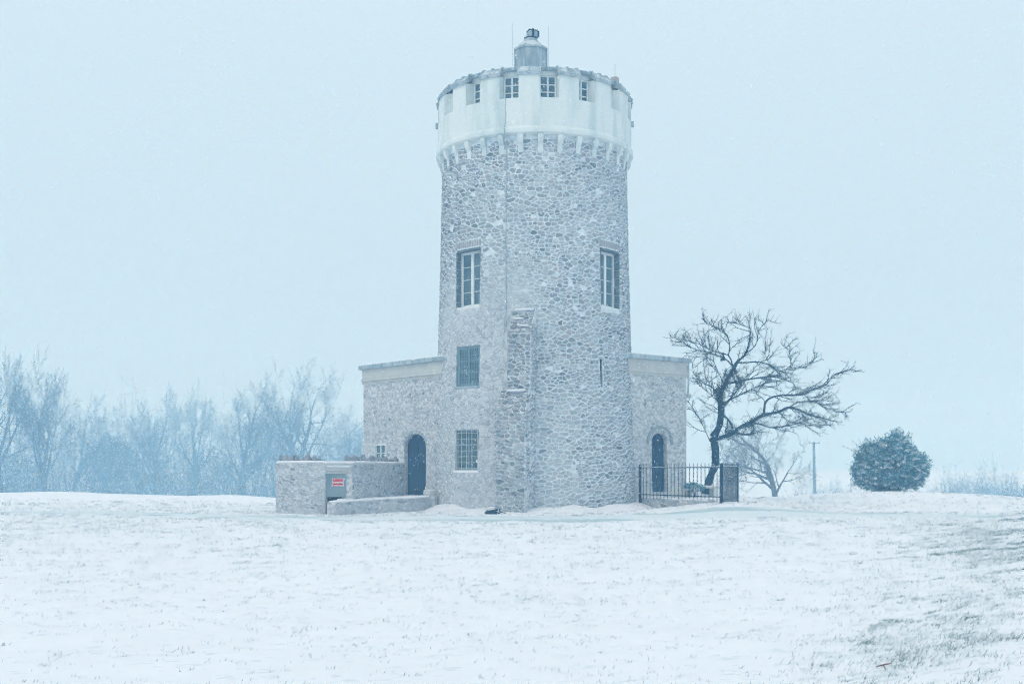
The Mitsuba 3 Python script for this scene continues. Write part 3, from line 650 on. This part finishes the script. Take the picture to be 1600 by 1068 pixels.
# ------------------------------------------------------------------ right terrace, kerb wall and railings
R0, R1, R2 = np.array([4.66, 41.45]), np.array([6.82, 37.15]), np.array([8.22, 41.5])
ZR = .62
k2 = thing('low_wall', 'low stone kerb wall under the iron railings right of the tower', 'wall')
kl = np.array([R0 + (0, .25), (R0 + R1) / 2, R1 * .86 + R0 * .14]); kl = resample(np.c_[kl, [0, 0, 0]], .15)[:, :2]
m, n = wall_strip(kl, -.1, ZR - .02, .36)
sgn = -1 if n[:, 1].mean() > 0 else 1
w = obj('wall', m, 'roughcast', k2)
put, L = put_line(kl, n)
masonry(w, cells(L, .55, .32, .13, 180), lambda u, v_, o: put(u, v_ + .05, o), 181, mortar=.012, hgt=(.008, .022), parts=30, blend=lambda c, g: np.clip(g.normal(.3, .2), 0, .8))
obj('snow_cap', join([snow_lump(resample(np.c_[kl - n * .16, np.full(len(kl), ZR)], .1), .2, .04, 182, sides=9)]), 'snow', k2, smooth=True)
pol = [tuple(R0 + (.2, .1)), tuple(R1 + (.1, .35)), tuple(R2 + (-.2, 0)), (8.0, 43.5), (6.4, 43.8), (3.9, 41.6)]
land = trimesh.creation.extrude_polygon(Polygon(pol).buffer(0), .8, engine='earcut'); land.apply_translation([0, 0, ZR - .83])
obj('terrace', land, 'snow', kind='structure', label='snow-covered terrace behind the railings')
def railing(label, P0, P1, z0, z1, step, gate=False):
    t = thing('iron_railing', label, 'railing', )
    u = (P1 - P0); L = np.linalg.norm(u); M = frame([P0[0], P0[1], 0], u)
    for zz in (z1 - .09, z0 + .12) + ((z0 + .62,) if gate else ()):
        obj('rail', lbox(0, L, zz - .018, zz + .018, -.012, .012, M), 'iron', t)
    nb = int(L / step)
    for k in range(1, nb):
        x = L * k / nb
        obj('bar', tri(*tube([Lp(M, x, z0 - .03, 0), Lp(M, x, z1 - .02, 0), Lp(M, x, z1 + .06, 0)], [.0125, .0125, .004], 5)), 'iron', t)
    for x in (0, L):
        p = obj('post', lbox(x - .035, x + .035, z0 - .25, z1 - .02, -.035, .035, M), 'iron', t)
        obj('finial', lbox(x - .045, x + .045, z1 - .018, z1 + .03, -.045, .045, M, .02), 'iron', p)
    obj('snow_line', join([snow_lump([Lp(M, .05, z1 - .068, 0), Lp(M, L * .5, z1 - .068, 0), Lp(M, L - .05, z1 - .068, 0)], .018, .012, 183, sides=5)]), 'snow', t, smooth=True)
    return t
railing('straight spiked iron railing in front of the right arched door', R0, R1, ZR, 1.80, .215)
railing('dense-looking end length of iron railing running away behind the leaning tree', R1 + (.06, .12), R2, ZR - .1, 1.82, .24, True)
# bench-like slabs and a low shrub in the enclosure
bn = thing('stone_bench', 'snow-covered low slab bench beside the leaning tree inside the railings', 'bench')
c = np.array([7.25, 43.6]); Mn = frame([c[0], c[1], 0], (1, .25))
zbn = float(H(*c)) 
obj('seat', lbox(-.7, .7, .92, .99, -.2, .2, Mn, .02), 'pale_stone', bn)
for s in (-.5, .45): obj('leg', lbox(s - .06, s + .06, .3, .918, -.16, .16, Mn), 'pale_stone', bn)
obj('snow_cap', join([snow_lump([Lp(Mn, -.66, 1.0, 0), Lp(Mn, .66, 1.0, 0)], .19, .035, 190)]), 'snow', bn, smooth=True)

# ------------------------------------------------------------------ trees
def grow(d, levels, g, spread=.6, up=.1, kids=(3,4), r0=1.3, ratio=.70, wig=.12, trunk_frac=.45, t0=.30, rk=.55):
    out=[]
    def rec(p,d,ln,r,lv):
        n=max(3,7-lv); pts,q,dd=[p],np.array(p,float),np.array(d,float)
        for k in range(n):
            dd=dd+g.normal(0,wig,3)+np.array([0,0,up*(.1 if lv==0 else .6 if lv<3 else .1)])
            dd/=np.linalg.norm(dd); q=q+dd*ln/n; pts.append(q)
        rad=np.linspace(r,r*(.7 if lv==0 else .35),n+1)
        out.append((lv,np.array(pts),rad))
        if lv>=levels: return
        m=int(g.integers(kids[0],kids[1]+1))+(2 if lv==0 else 0); f0=trunk_frac if lv==0 else .2
        rr=r0 if lv==0 else ratio
        for k in range(m):
            f=f0+(1-f0)*(k+g.uniform(.2,.9))/m; x=f*n; i0=min(int(x),n-1)
            pp=pts[i0]+(pts[i0+1]-pts[i0])*(x-i0); tt=pts[i0+1]-pts[i0]; tt/=np.linalg.norm(tt)
            side=g.normal(0,1,3); side-=tt*(side@tt); side/=np.linalg.norm(side)+1e-9
            s=spread*g.uniform(.7,1.4); nd=tt*math.cos(s)+side*math.sin(s)
            rec(pp,nd,ln*rr*g.uniform(.7,1.15)*(1.1-.3*f),max(1e-4,rad[i0]*rk),lv+1)
        rec(pts[-1],dd,ln*rr*(.85 if lv else .9),rad[-1]*.9,lv+1)
    rec(np.zeros(3),np.array(d,float)/np.linalg.norm(d),t0,.022,0)
    return out
SD = (8, 5, 4, 3, 3, 3)
def bare_tree(name, label, base, height, width, levels, seed, d=(0, 0, 1), mat='far_twig', group=None, thick=1.0, minr=.011, **kw):
    g = np.random.default_rng(seed); t = thing(name, label, 'tree', group)
    br = grow(d, levels, g, **kw)
    P = np.vstack([b[1] for b in br]); top = np.percentile(P[:, 2], 99.7); wid = np.percentile(np.abs(P[:, 0] - P[:, 0].mean()), 98)
    sz, sx = height / top, width / 2 / wid
    S = np.array([sx, sx, sz]); o = np.array(base, float); big, limbs, fine = [], [], []
    for lv, p, r in br:
        (big if lv == 0 else limbs if lv < 3 else fine).append(tube(o + p * S, np.maximum(r * sz * thick, minr), SD[lv], cap=False))
    obj('trunk', join(big), mat, t, smooth=60)
    obj('limbs', join(limbs), mat, t, smooth=60)
    obj('crown', join(fine), mat, t, label='fine twigs of the crown', kind='stuff')
    return t
# treeline on the left; (label, px, top, width px, depth, kind)
def far_tree(label, px, top, wpx, Y, seed, **kw):
    x = (px - 800) / F * Y; z = float(H(x, Y)) - .2; zt = CZ - (top - YH) / F * Y
    return bare_tree('bare_tree', label, (x, Y, z), zt - z, wpx / F * Y, 5, seed, group='bare trees along the left edge of the field', **{'minr': .015, 'kids': (3, 4), 't0': .36, 'r0': 1.0, 'up': .03, 'spread': .72, 'ratio': .72, 'trunk_frac': .62, 'wig': .10, **kw})
far_tree('tall bare tree cut off by the left edge of the photo', 2, 546, 140, 150, 306)
far_tree('dense upright bare tree second from the left edge', 68, 584, 115, 156, 319, spread=.5, up=.06)
far_tree('low hazy bare tree in the dip of the treeline', 155, 634, 110, 200, 318)
far_tree('slim pale bare tree just right of the dark ivy-clad thicket', 240, 616, 100, 218, 317, spread=.55)
far_tree('faint bare tree with thin upright stems left of the big pair', 300, 604, 100, 226, 305, spread=.5, kids=(2, 4))
far_tree('forked dark bare tree, left one of the big pair', 374, 588, 130, 184, 320, thick=1.25)
far_tree('largest broad-crowned bare tree, just left of the stone wing', 462, 571, 165, 180, 319, thick=1.25)
far_tree('low wide bare tree close to the left stone wing', 548, 645, 95, 218, 322)
far_tree('small bare tree between the left edge tree and the dip', 114, 618, 80, 200, 307, kids=(2, 4))
far_tree('small leaning bare tree below the big pair', 425, 640, 100, 226, 310, d=(.2, 0, 1), kids=(2, 4))
def thicket(px0, px1, top, Y0, Y1, n, seed):
    """Stems and twigs of undergrowth."""
    g = np.random.default_rng(seed); out = []
    for _ in range(n):
        px, Y = g.uniform(px0, px1), g.uniform(Y0, Y1)
        x = (px - 800) / F * Y; z = float(H(x, Y)) - .1; hh = (CZ - (np.interp(px, *top) - YH) / F * Y - z) * min(1.0, g.uniform(.45, 1.05))
        p = np.array([x, Y, z]); d = g.normal(0, .28, 3) + [0, 0, 1]
        a_ = resample([p, p + d * hh * .5, p + d * hh + g.normal(0, .15, 3)], hh / 4 + .01); out.append(tube(a_, np.linspace(.035, .014, len(a_)), 3, False))
        for _ in range(7):
            k = g.integers(1, len(a_)); q = a_[k]; dd = g.normal(0, 1, 3) + [0, 0, .5]; dd /= np.linalg.norm(dd); l_ = hh * g.uniform(.12, .35)
            out.append(tube([q, q + dd * l_ * .5 + g.normal(0, .04, 3), q + dd * l_ + [0, 0, .1 * l_]], [.016, .013, .010], 3, False))
    return join(out)
obj('thicket', thicket(-60, 585, ([-60, 0, 60, 110, 170, 230, 300, 380, 450, 520, 585], [660, 655, 660, 695, 665, 675, 690, 685, 700, 690, 705]), 170, 235, 1900, 320), 'far_twig', kind='stuff', label='tangled bare undergrowth beneath the treeline', category='thicket')
# darker ivy-clad clumps in the treeline
def leaves(center, radii, n, seed, size, lumps=9, floor=None, shell=.55):
    g = np.random.default_rng(seed); c = np.array(center, float); R = np.array(radii, float)
    lp = g.normal(0, 1, (lumps, 3)); lp /= np.linalg.norm(lp, axis=1, keepdims=True); lp *= .62
    lr = g.uniform(.3, .55, lumps); which = g.integers(0, lumps + 3, n)
    d = g.normal(0, 1, (n, 3)); d /= np.linalg.norm(d, axis=1, keepdims=True)
    rad = g.uniform(shell, 1, n) ** .5
    core = d * (rad * .8)[:, None]
    w = np.minimum(which, lumps - 1); lump = lp[w] + d * (rad * lr[w])[:, None]
    p = np.where((which < lumps)[:, None], lump, core) * R + c
    a_ = g.normal(0, 1, (n, 3)); a_ /= np.linalg.norm(a_, axis=1, keepdims=True); b_ = np.cross(a_, g.normal(0, 1, (n, 3))); b_ /= np.linalg.norm(b_, axis=1, keepdims=True)
    s = size * g.uniform(.6, 1.3, (n, 1))
    v = np.stack([p - a_ * s, p + b_ * s * .5, p + a_ * s, p - b_ * s * .5], 1).reshape(-1, 3)
    if floor is not None:
        v[:, 2] = np.maximum(v[:, 2], floor)
    k = np.arange(n) * 4
    return tri(v, np.vstack([np.stack([k, k + 1, k + 2], 1), np.stack([k, k + 2, k + 3], 1)]))
def clump(label, px, top, wpx, Y, seed, n):
    x = (px - 800) / F * Y; z = float(H(x, Y)) - .2; zt = CZ - (top - YH) / F * Y; hh = zt - z; ww = wpx / F * Y
    t = thing('ivy_bush', label, 'bush', 'dark bushes in the treeline')
    obj('foliage', leaves((x, Y, z + hh * .5), (ww / 2, ww / 2.4, hh / 2), n, seed, .22, 9), 'far_twig', t)
    obj('stem', tri(*tube([(x, Y, z), (x + .1, Y, z + hh * .5)], [.09, .05], 5)), 'far_twig', t)
clump('broad dark bush below the dip in the treeline', 168, 662, 100, 212, 331, 3800)
clump('low dark bush at the foot of the left edge tree', 30, 700, 110, 186, 332, 3200)
clump('dark bush under the forked bare tree', 330, 700, 90, 226, 333, 2400)
clump('dark bush under the broad-crowned bare tree', 250, 690, 80, 230, 334, 1800)

# right side: second bare tree, pole, bush, hedge
x, Y = (1217 - 800) / F * 92, 92
bt2 = bare_tree('bare_tree', 'pale bare tree leaning left behind the railings, seen under the windswept tree', (x, Y, float(H(x, Y)) - .1), CZ - (640 - YH) / F * Y - float(H(x, Y)), 185 / F * Y, 5, 351, d=(-.16, 0, 1), spread=.8, up=.03, kids=(2, 4), minr=.010, thick=1.0, t0=.5, r0=.72, trunk_frac=.5)
pole = thing('utility_pole', 'wooden pole with a short crossarm standing left of the round bush', 'pole')
pb, pt = W(1273.5, 800, 175), W(1271.5, 690, 175)
obj('post', tri(*tube([pb, pt], [.22, .18], 8)), 'far_twig', pole, smooth=50)
obj('crossarm', lbox(-.85, .85, -.08, .03, -.06, .06, frame(pt - [0, .2, .2], (1, .1))), 'far_twig', pole)
for s in (-.75, .75): obj('insulator', tri(*tube([pt + [s, -.2, -.14], pt + [s, -.2, .08]], .05, 6)), 'far_twig', pole)
x, Y = (1391 - 800) / F * 52, 52
z = float(H(x, Y)); zt = CZ - (676 - YH) / F * Y
eb = thing('evergreen_bush', 'large rounded dark evergreen bush on the crest of the snowy rise', 'bush')
w_ = 108 / F * Y / 2; hh = zt - z
def sprays(center, radii, n, seed, size, ln):
    """Short leafy shoots standing out of a bush's surface."""
    g = np.random.default_rng(seed); out = []
    d = g.normal(0, 1, (n, 3)); d[:, 2] = np.abs(d[:, 2]) * 1.2 - .6; d /= np.linalg.norm(d, axis=1, keepdims=True)
    lump = .78 + .3 * meshkit.noise(d * 2.6 + seed, 5)
    p0 = np.array(center) + d * np.array(radii) * lump[:, None]
    dirs = d + g.normal(0, .35, (n, 3)) + [0, 0, .25]
    m = 26; t = np.tile(np.linspace(-.5, 1, m), n)[:, None] * ln * np.repeat(g.uniform(.5, 1.3, n), m)[:, None]
    q = np.repeat(p0, m, 0) + np.repeat(dirs, m, 0) * t + g.normal(0, .035, (n * m, 3))
    a_ = np.repeat(dirs, m, 0) + g.normal(0, .8, (n * m, 3)); a_ /= np.linalg.norm(a_, axis=1, keepdims=True)
    b_ = np.cross(a_, g.normal(0, 1, (n * m, 3))); b_ /= np.linalg.norm(b_, axis=1, keepdims=True)
    s_ = size * g.uniform(.6, 1.3, (n * m, 1))
    v = np.stack([q - a_ * s_, q + b_ * s_ * .45, q + a_ * s_, q - b_ * s_ * .45], 1).reshape(-1, 3); k = np.arange(n * m) * 4
    v[:, 2] = np.maximum(v[:, 2], center[2] - radii[2] * .98)
    return tri(v, np.vstack([np.stack([k, k + 1, k + 2], 1), np.stack([k, k + 2, k + 3], 1)]))
obj('foliage', cat([sprays((x, Y, z + .34 * hh), (w_ * .98, w_ * .9, hh * .42), 1300, 361, .055, .22), sprays((x + .28, Y, z + .62 * hh), (w_ * .45, w_ * .45, hh * .37), 300, 362, .05, .2), sprays((x - .5, Y, z + .5 * hh), (w_ * .6, w_ * .6, hh * .34), 260, 366, .05, .2),
                    leaves((x, Y, z + .42 * hh), (w_ * .8, w_ * .75, hh * .44), 9000, 363, .085, 10, floor=z - .05)]), 'evergreen', eb)
obj('stem', tri(*tube([(x, Y, z - .1), (x, Y, z + hh * .5)], [.12, .06], 6)), 'bark', eb)
g = np.random.default_rng(365); tw = []
for _ in range(30):
    p = np.array([x - w_ * g.uniform(.4, 1.0), Y + g.uniform(-.5, .5), z + hh * g.uniform(.45, .75)]); d = np.array([-g.uniform(.1, .9), g.normal(0, .2), g.uniform(.3, 1)])
    tw.append(tube([p, p + d * .35, p + d * g.uniform(.6, .9)], [.012, .01, .008], 3, False))
obj('twig', join(tw), 'twig', eb, label='bare twigs sticking out of its left side')
hd = thing('hedge', 'hazy grey hedge of bare shrubs beyond the crest at the right edge', 'hedge')
obj('twigs', thicket(1452, 1640, ([1452, 1480, 1520, 1560, 1600, 1640], [768, 756, 748, 752, 758, 762]), 190, 205, 900, 371), 'far_twig', hd, kind='stuff', label='bare twigs of the hedge')
hd = thing('hedge', 'faint low scrub on the skyline between the pole and the round bush', 'hedge')
obj('twigs', thicket(1230, 1340, ([1230, 1260, 1300, 1340], [772, 768, 764, 758]), 190, 205, 260, 372), 'far_twig', hd, kind='stuff', label='bare twigs of the scrub')

# the windswept tree inside the railings
wt = thing('windswept_tree', 'dark bare windswept tree leaning over the iron railings right of the tower', 'tree')
Y0 = 44.2
def V(pts, y0=0.0, y1=0.0):
    """Pixels of the crop (x0 1050, y0 485, scale 4.545) into points around the tree's depth."""
    n = len(pts); return np.array([W(1050 + a_ / 4.545, 485 + b_ / 4.545, Y0 + y0 + (y1 - y0) * k / max(1, n - 1)) for k, (a_, b_) in enumerate(pts)])
trunk = [W(1103, 772, Y0), W(1106, 757, Y0), W(1112, 740, Y0), W(1118, 722, Y0), W(1118, 705, Y0), W(1116, 692, Y0), W(1114, 683, Y0)]
A = V([(290, 900), (340, 800), (350, 700), (335, 620), (370, 540), (400, 470), (440, 410), (460, 370), (520, 310), (545, 240), (550, 190)], 0, .5)
px = lambda w: w / F * Y0 / 2
def limb(name, pts, w0, w1, sides=7, lump=0.0, label=None):
    p = resample(pts, .09); r = .86 * np.linspace(px(w0), px(w1), len(p)) * (1 + lump * (meshkit.noise(p * 4.0, 3) - .4))
    m = obj(name, tri(*tube(p, r, sides)), 'bark', wt, smooth=60)
    if label: labels[m] = {'label': label}
    return p
br = []
limb('trunk', trunk, 13.5, 12.5, 10, .35, 'thick dark leaning trunk')
br.append(limb('branch', A, 12.0, 2.2, 9, .75))
Bp = V([(275, 925), (330, 910), (440, 870), (470, 840), (560, 795), (650, 745), (760, 720), (830, 690), (900, 705), (970, 740), (1060, 760), (1150, 785), (1215, 790)], 0, -1.2)
br.append(limb('branch', Bp, 9.5, 1.0, 8, .5))
for pts, y0, y1, w0, w1 in [
    ([(368, 745), (410, 790), (440, 850), (455, 868)], .05, -.1, 4.2, 3.4),
    ([(350, 690), (400, 640), (480, 600), (560, 560), (660, 520), (740, 500)], .1, -.9, 4.0, .9),
    ([(385, 520), (440, 510), (490, 500), (600, 480), (700, 470), (800, 490), (870, 530), (880, 590)], .2, .9, 4.6, 1.0),
    ([(655, 740), (658, 670), (700, 620), (800, 600), (900, 600), (1000, 560), (1090, 530), (1150, 460), (1240, 425), (1310, 410)], -.4, -1.8, 4.2, .7),
    ([(580, 800), (640, 810), (700, 830), (800, 820), (900, 800), (960, 740), (990, 690)], -.3, .8, 3.4, .8),
    ([(460, 370), (520, 370), (590, 365), (680, 380), (760, 430), (850, 410), (940, 400), (1030, 300)], .3, 1.2, 3.2, .7),
    ([(440, 410), (370, 340), (290, 310), (150, 270), (60, 220), (0, 170)], .25, -.8, 3.0, .6),
    ([(430, 400), (400, 320), (300, 290), (180, 235), (100, 215), (30, 200)], .25, .9, 2.8, .6),
    ([(400, 320), (410, 260), (370, 150), (290, 110), (210, 60)], .3, -.4, 2.4, .6),
    ([(545, 240), (560, 140), (480, 100), (390, 80)], .45, -.3, 2.4, .6),
    ([(530, 300), (600, 230), (615, 150), (650, 100), (690, 60)], .45, 1.1, 2.4, .6),
    ([(460, 868), (510, 880), (560, 880), (580, 820)], -.1, -.4, 4.2, 3.2),
    ([(455, 460), (490, 530), (460, 570), (400, 640), (370, 680)], .2, -.3, 3.0, 2.4),
    ([(660, 650), (640, 620), (600, 590), (650, 530), (690, 500)], -.4, -.9, 1.8, .8),
    ([(770, 725), (820, 780), (900, 800), (1000, 815), (1140, 810)], -.6, -1.5, 2.0, .6),
    ([(880, 590), (930, 590), (990, 620), (1080, 600)], -.9, -.2, 1.6, .5),
    ([(700, 380), (660, 310), (690, 250)], .7, 1.2, 1.6, .5),
    ([(840, 410), (840, 330), (790, 240)], .9, 1.5, 1.6, .5),
    ([(830, 690), (900, 650), (1000, 640), (1080, 690), (1200, 720), (1280, 715)], -.8, -1.7, 1.9, .5),
    ([(330, 650), (280, 600), (230, 560), (150, 470)], .1, -.6, 1.6, .5),
    ([(320, 610), (280, 540), (220, 510), (180, 440)], .1, .8, 1.6, .5),
    ([(270, 930), (240, 860), (190, 760), (110, 640)], .0, -.5, 1.6, .5),
    ([(370, 540), (330, 440), (270, 340), (200, 330), (110, 360)], .2, -.4, 1.8, .5)]:
    br.append(limb('branch', V(pts, y0, y1), w0, w1, 6))
# twigs
g = np.random.default_rng(41); tw = []
ctr = W(1140, 650, Y0)
def shoot(q, d, ln, r0, n, wig, drift):
    pts = [q]; dd = d
    for _ in range(n):
        dd = dd + g.normal(0, wig, 3) + drift; dd = dd / np.linalg.norm(dd); pts.append(pts[-1] + dd * ln / n)
    tw.append(tube(pts, np.linspace(r0, max(.006, r0 * .45), n + 1), 4 if r0 > .014 else 3, False)); return np.array(pts), dd
def off(d, q, k, pull):
    out = q - ctr; out /= np.linalg.norm(out) + 1e-6
    e = d * .8 + out * pull + g.normal(0, k, 3); return e / np.linalg.norm(e)
for p in br:
    s = np.r_[0, np.cumsum(np.linalg.norm(np.diff(p, axis=0), axis=1))]
    x = s[-1] * .2 if s[-1] > 1.2 else .15
    while x < s[-1] * .94:
        k = min(len(p) - 2, int(np.searchsorted(s, x))); q = p[k]; t_ = p[k + 1] - p[k]; t_ /= np.linalg.norm(t_)
        tip = 1 - .68 * x / s[-1]
        P2, d2 = shoot(q, off(t_, q, .52, .22), g.uniform(.5, 1.5) * tip, .016, 6, .17, np.array([.045, 0, .02]))
        for i_ in range(1, 7):
            if g.random() < .25: continue
            e = P2[min(i_, 6)] - P2[i_ - 1]; e /= np.linalg.norm(e)
            P3, d3 = shoot(P2[i_], off(e, q, .55, .2), g.uniform(.2, .62) * tip, .0095, 3, .2, np.array([.04, 0, .03]))
            if g.random() < .6: shoot(P3[2], off(d3, q, .7, .1), g.uniform(.12, .35), .007, 2, .2, np.array([0, 0, .03]))
        x += g.uniform(.10, .22)
obj('twigs', join(tw), 'twig', wt, kind='stuff', label='fine crooked twigs of the crown')
iv = []
for (a_, b_), r_ in [((325, 610), .28), ((350, 570), .26), ((390, 480), .3), ((470, 500), .26), ((430, 430), .22), ((400, 880), .22), ((340, 640), .24), ((560, 800), .16), ((360, 330), .14)]:
    iv.append(leaves(V([(a_, b_)])[0], (r_ * .9, r_, r_ * 1.5), int(1300 * r_), len(iv) + 400, .04, 7, shell=.05))
obj('ivy', cat(iv), 'twig', wt, label='dark ivy clumps on the upper trunk')
# low shrub in the bed
sb = thing('low_shrub', 'low scrubby shrub at the foot of the windswept tree behind the railings', 'shrub')
c = W(1085, 762, 43.2)
obj('foliage', leaves((c[0], c[1], .95), (.5, .3, .2), 500, 411, .06, 6), 'evergreen', sb)
obj('stem', tri(*tube([(c[0], c[1], .5), (c[0] + .05, c[1], .95)], [.04, .02], 5)), 'bark', sb)
# tangle at the foot of the buttress
fb = thing('broken_branch', 'dark broken branch half buried in snow at the foot of the buttress', 'branch')
g = np.random.default_rng(77)
def br_at(*pts):
    q = np.array([W(745 + a_ / 16, 770 + b_ / 16, 37.2 + dy) for a_, b_, dy in pts])
    q[:, 2] = np.maximum(q[:, 2], H(q[:, 0], q[:, 1]) + .03)
    return q
obj('limb', tri(*tube(br_at((215, 500, 0), (300, 460, -.05), (430, 440, 0), (520, 410, .1)), [.05, .045, .04, .03], 6)), 'iron', fb)
obj('limb', tri(*tube(br_at((220, 525, -.1), (330, 510, -.15), (440, 520, -.05), (560, 545, .1)), [.05, .04, .05, .02], 6)), 'iron', fb)
for a_ in [((230, 450, 0), (370, 455, 0), (350, 520, -.1)), ((560, 450, .1), (620, 480, .05), (740, 510, 0)), ((430, 440, 0), (450, 540, -.1)), ((575, 400, .15), (565, 460, .1)), ((380, 520, -.1), (470, 470, 0), (590, 540, 0))]:
    obj('twig', tri(*tube(br_at(*a_), np.linspace(.028, .014, len(a_)), 5)), 'iron', fb)
obj('snow_cap', join([snow_lump(br_at((250, 400, .25), (340, 370, .25), (440, 350, .3)), .07, .045, 78)]), 'snow', fb, smooth=True)

# ------------------------------------------------------------------ grass and twigs through the snow
g = np.random.default_rng(500)
bl_v, bl_f, at = [], [], 0
def tufts(n, pick, hgt, blades):
    global at
    Y = np.sqrt(g.uniform(6.5 ** 2, 52 ** 2, n * 30)); X = g.uniform(-.5, .5, n * 30) * Y * 1.05
    ok = g.random(n * 30) < pick(X, Y); X, Y = X[ok][:n], Y[ok][:n]
    m = g.integers(*blades, len(X)); sp = np.repeat(g.uniform(.02, .10, len(X)), m); X, Y = np.repeat(X, m), np.repeat(Y, m); m = len(X)
    bx_, by_ = X + g.normal(0, 1, m) * sp, Y + g.normal(0, .7, m) * sp
    z = H(bx_, by_) - .015
    hh = g.uniform(*hgt, m) * (1 + .012 * Y); ww = (.0022 + .00020 * Y) * g.uniform(.7, 1.4, m)
    lean = np.stack([g.normal(.5, .55, m), g.normal(.15, .5, m)], 1) * hh[:, None]
    a_ = g.uniform(0, math.pi, m); sx, sy = np.cos(a_) * ww, np.sin(a_) * ww
    v = np.stack([np.stack([bx_ - sx, by_ - sy, z], -1), np.stack([bx_ + sx, by_ + sy, z], -1), np.stack([bx_ + lean[:, 0], by_ + lean[:, 1], z + hh], -1)], 1)
    bl_v.append(v.reshape(-1, 3)); k = np.arange(m) * 3 + at; bl_f.append(np.stack([k, k + 1, k + 2], 1)); at += 3 * m
def band(X, Y):
    dd = (X - 2.75) * .9 - (Y - 8.3) * .435
    return np.exp(-((dd - 1.2) / 2.1) ** 2) * sstep(41, 33, Y)
patch = lambda X, Y: sstep(.45, .7, f2(X, Y, 1.6, 61, 3))
streak = lambda X, Y: sstep(.50, .66, f2((X * .93 + Y * .37) * .55, (Y * .93 - X * .37) * 1.3, .55, 67, 3))
tufts(15000, lambda X, Y: (.15 + .3 * patch(X, Y) + .55 * streak(X, Y)) * sstep(60, 25, Y), (.012, .042), (3, 10))
def clumps(n):
    """Denser clumps of grass on the bank, each a few dozen blades."""
    global at
    Y = np.sqrt(g.uniform(7.5 ** 2, 38 ** 2, n * 30)); X = g.uniform(-.1, .52, n * 30) * Y
    dd = (X - 2.75) * .9 - (Y - 8.3) * .435
    w = np.exp(-((dd - .03 * (Y - 8)) / (.075 * Y + .1)) ** 2) * (.3 + .7 * sstep(34, 16, Y)) * (.25 + .75 * sstep(.42, .62, f2(X, Y, 2.2, 71, 2)))
    ok = g.random(n * 30) < w; X, Y = X[ok][:n], Y[ok][:n]
    m = g.integers(8, 42, len(X)); r = np.repeat(g.uniform(.04, .16, len(X)), m); X, Y = np.repeat(X, m), np.repeat(Y, m); m = len(X)
    o1, o2 = g.normal(0, 1, m) * r * 1.5, g.normal(0, .6, m) * r
    bx_, by_ = X + o1 * .85 - o2 * .5, Y + o1 * .5 + o2 * .85
    z = H(bx_, by_) - .012; hh = g.uniform(.012, .055, m); ww = (.002 + .0002 * Y) * g.uniform(.7, 1.4, m)
    lean = np.stack([g.normal(.9, .5, m), g.normal(.4, .5, m)], 1) * hh[:, None]
    a_ = g.uniform(0, math.pi, m); sx, sy = np.cos(a_) * ww, np.sin(a_) * ww
    v = np.stack([np.stack([bx_ - sx, by_ - sy, z], -1), np.stack([bx_ + sx, by_ + sy, z], -1), np.stack([bx_ + lean[:, 0], by_ + lean[:, 1], z + hh], -1)], 1)
    bl_v.append(v.reshape(-1, 3)); k = np.arange(m) * 3 + at; bl_f.append(np.stack([k, k + 1, k + 2], 1)); at += 3 * m
clumps(1150)
obj('grass', tri(np.vstack(bl_v), np.vstack(bl_f)), 'grass_blade', kind='stuff', label='grass blades poking through the thin snow', category='grass')
p = W(1381, 1052, 8.8); p[2] = float(H(p[0], p[1]))
tq = thing('fallen_twig', 'small reddish-brown twig lying on the snow near the bottom right', 'twig')
obj('stem', tri(*tube([p + [-.06, 0, .02], p + [0, .01, .035], p + [.06, .0, .05]], [.004, .006, .004], 5)), 'brown_twig', tq)
obj('shoot', tri(*tube([p + [.0, .01, .035], p + [.03, .02, -.03]], [.004, .003], 4)), 'brown_twig', tq)

# ------------------------------------------------------------------ falling snow and the air
g = np.random.default_rng(600); n = 42000
Y = (g.uniform(9.0 ** 3, 46.0 ** 3, n)) ** (1 / 3); X = g.uniform(-.56, .56, n) * Y; Z = g.uniform(0, 1, n) * (2.0 + .44 * Y)
keep = ~((np.hypot(X - TX, Y - TY) < 4.2) | (Z < H(X, Y, False) + .05)); p = np.stack([X, Y, Z], 1)[keep]; n = len(p)
ax = g.normal(0, .35, (n, 3)) + [.35, 0, -1]; ax /= np.linalg.norm(ax, axis=1, keepdims=True)
b1 = np.cross(ax, g.normal(0, 1, (n, 3))); b1 /= np.linalg.norm(b1, axis=1, keepdims=True); b2 = np.cross(ax, b1)
s = g.uniform(.004, .0085, (n, 1)); l_ = s * g.uniform(1.2, 2.4, (n, 1))
v = np.stack([p + ax * l_, p + b1 * s, p + b2 * s, p - b1 * s, p - b2 * s, p - ax * l_], 1).reshape(-1, 3)
k = np.arange(n)[:, None, None] * 6
f = (k + np.array([[0, 1, 2], [0, 2, 3], [0, 3, 4], [0, 4, 1], [5, 2, 1], [5, 3, 2], [5, 4, 3], [5, 1, 4]])).reshape(-1, 3)
diffuse('snowflake', (0.92, 0.93, 0.94))
obj('falling_snow', tri(v, f), 'snowflake', kind='stuff', label='snowflakes falling through the air', category='snow')
scene['haze'] = {'type': 'cube', 'to_world': T().translate([0, 130, 6.5]).scale([330, 195, 14.0]), 'bsdf': {'type': 'ref', 'id': 'clear'}, 'interior': {'type': 'ref', 'id': 'snowy_air'}}
labels['haze'] = {'label': 'blue-white haze of the snowfall', 'category': 'haze', 'kind': 'stuff'}
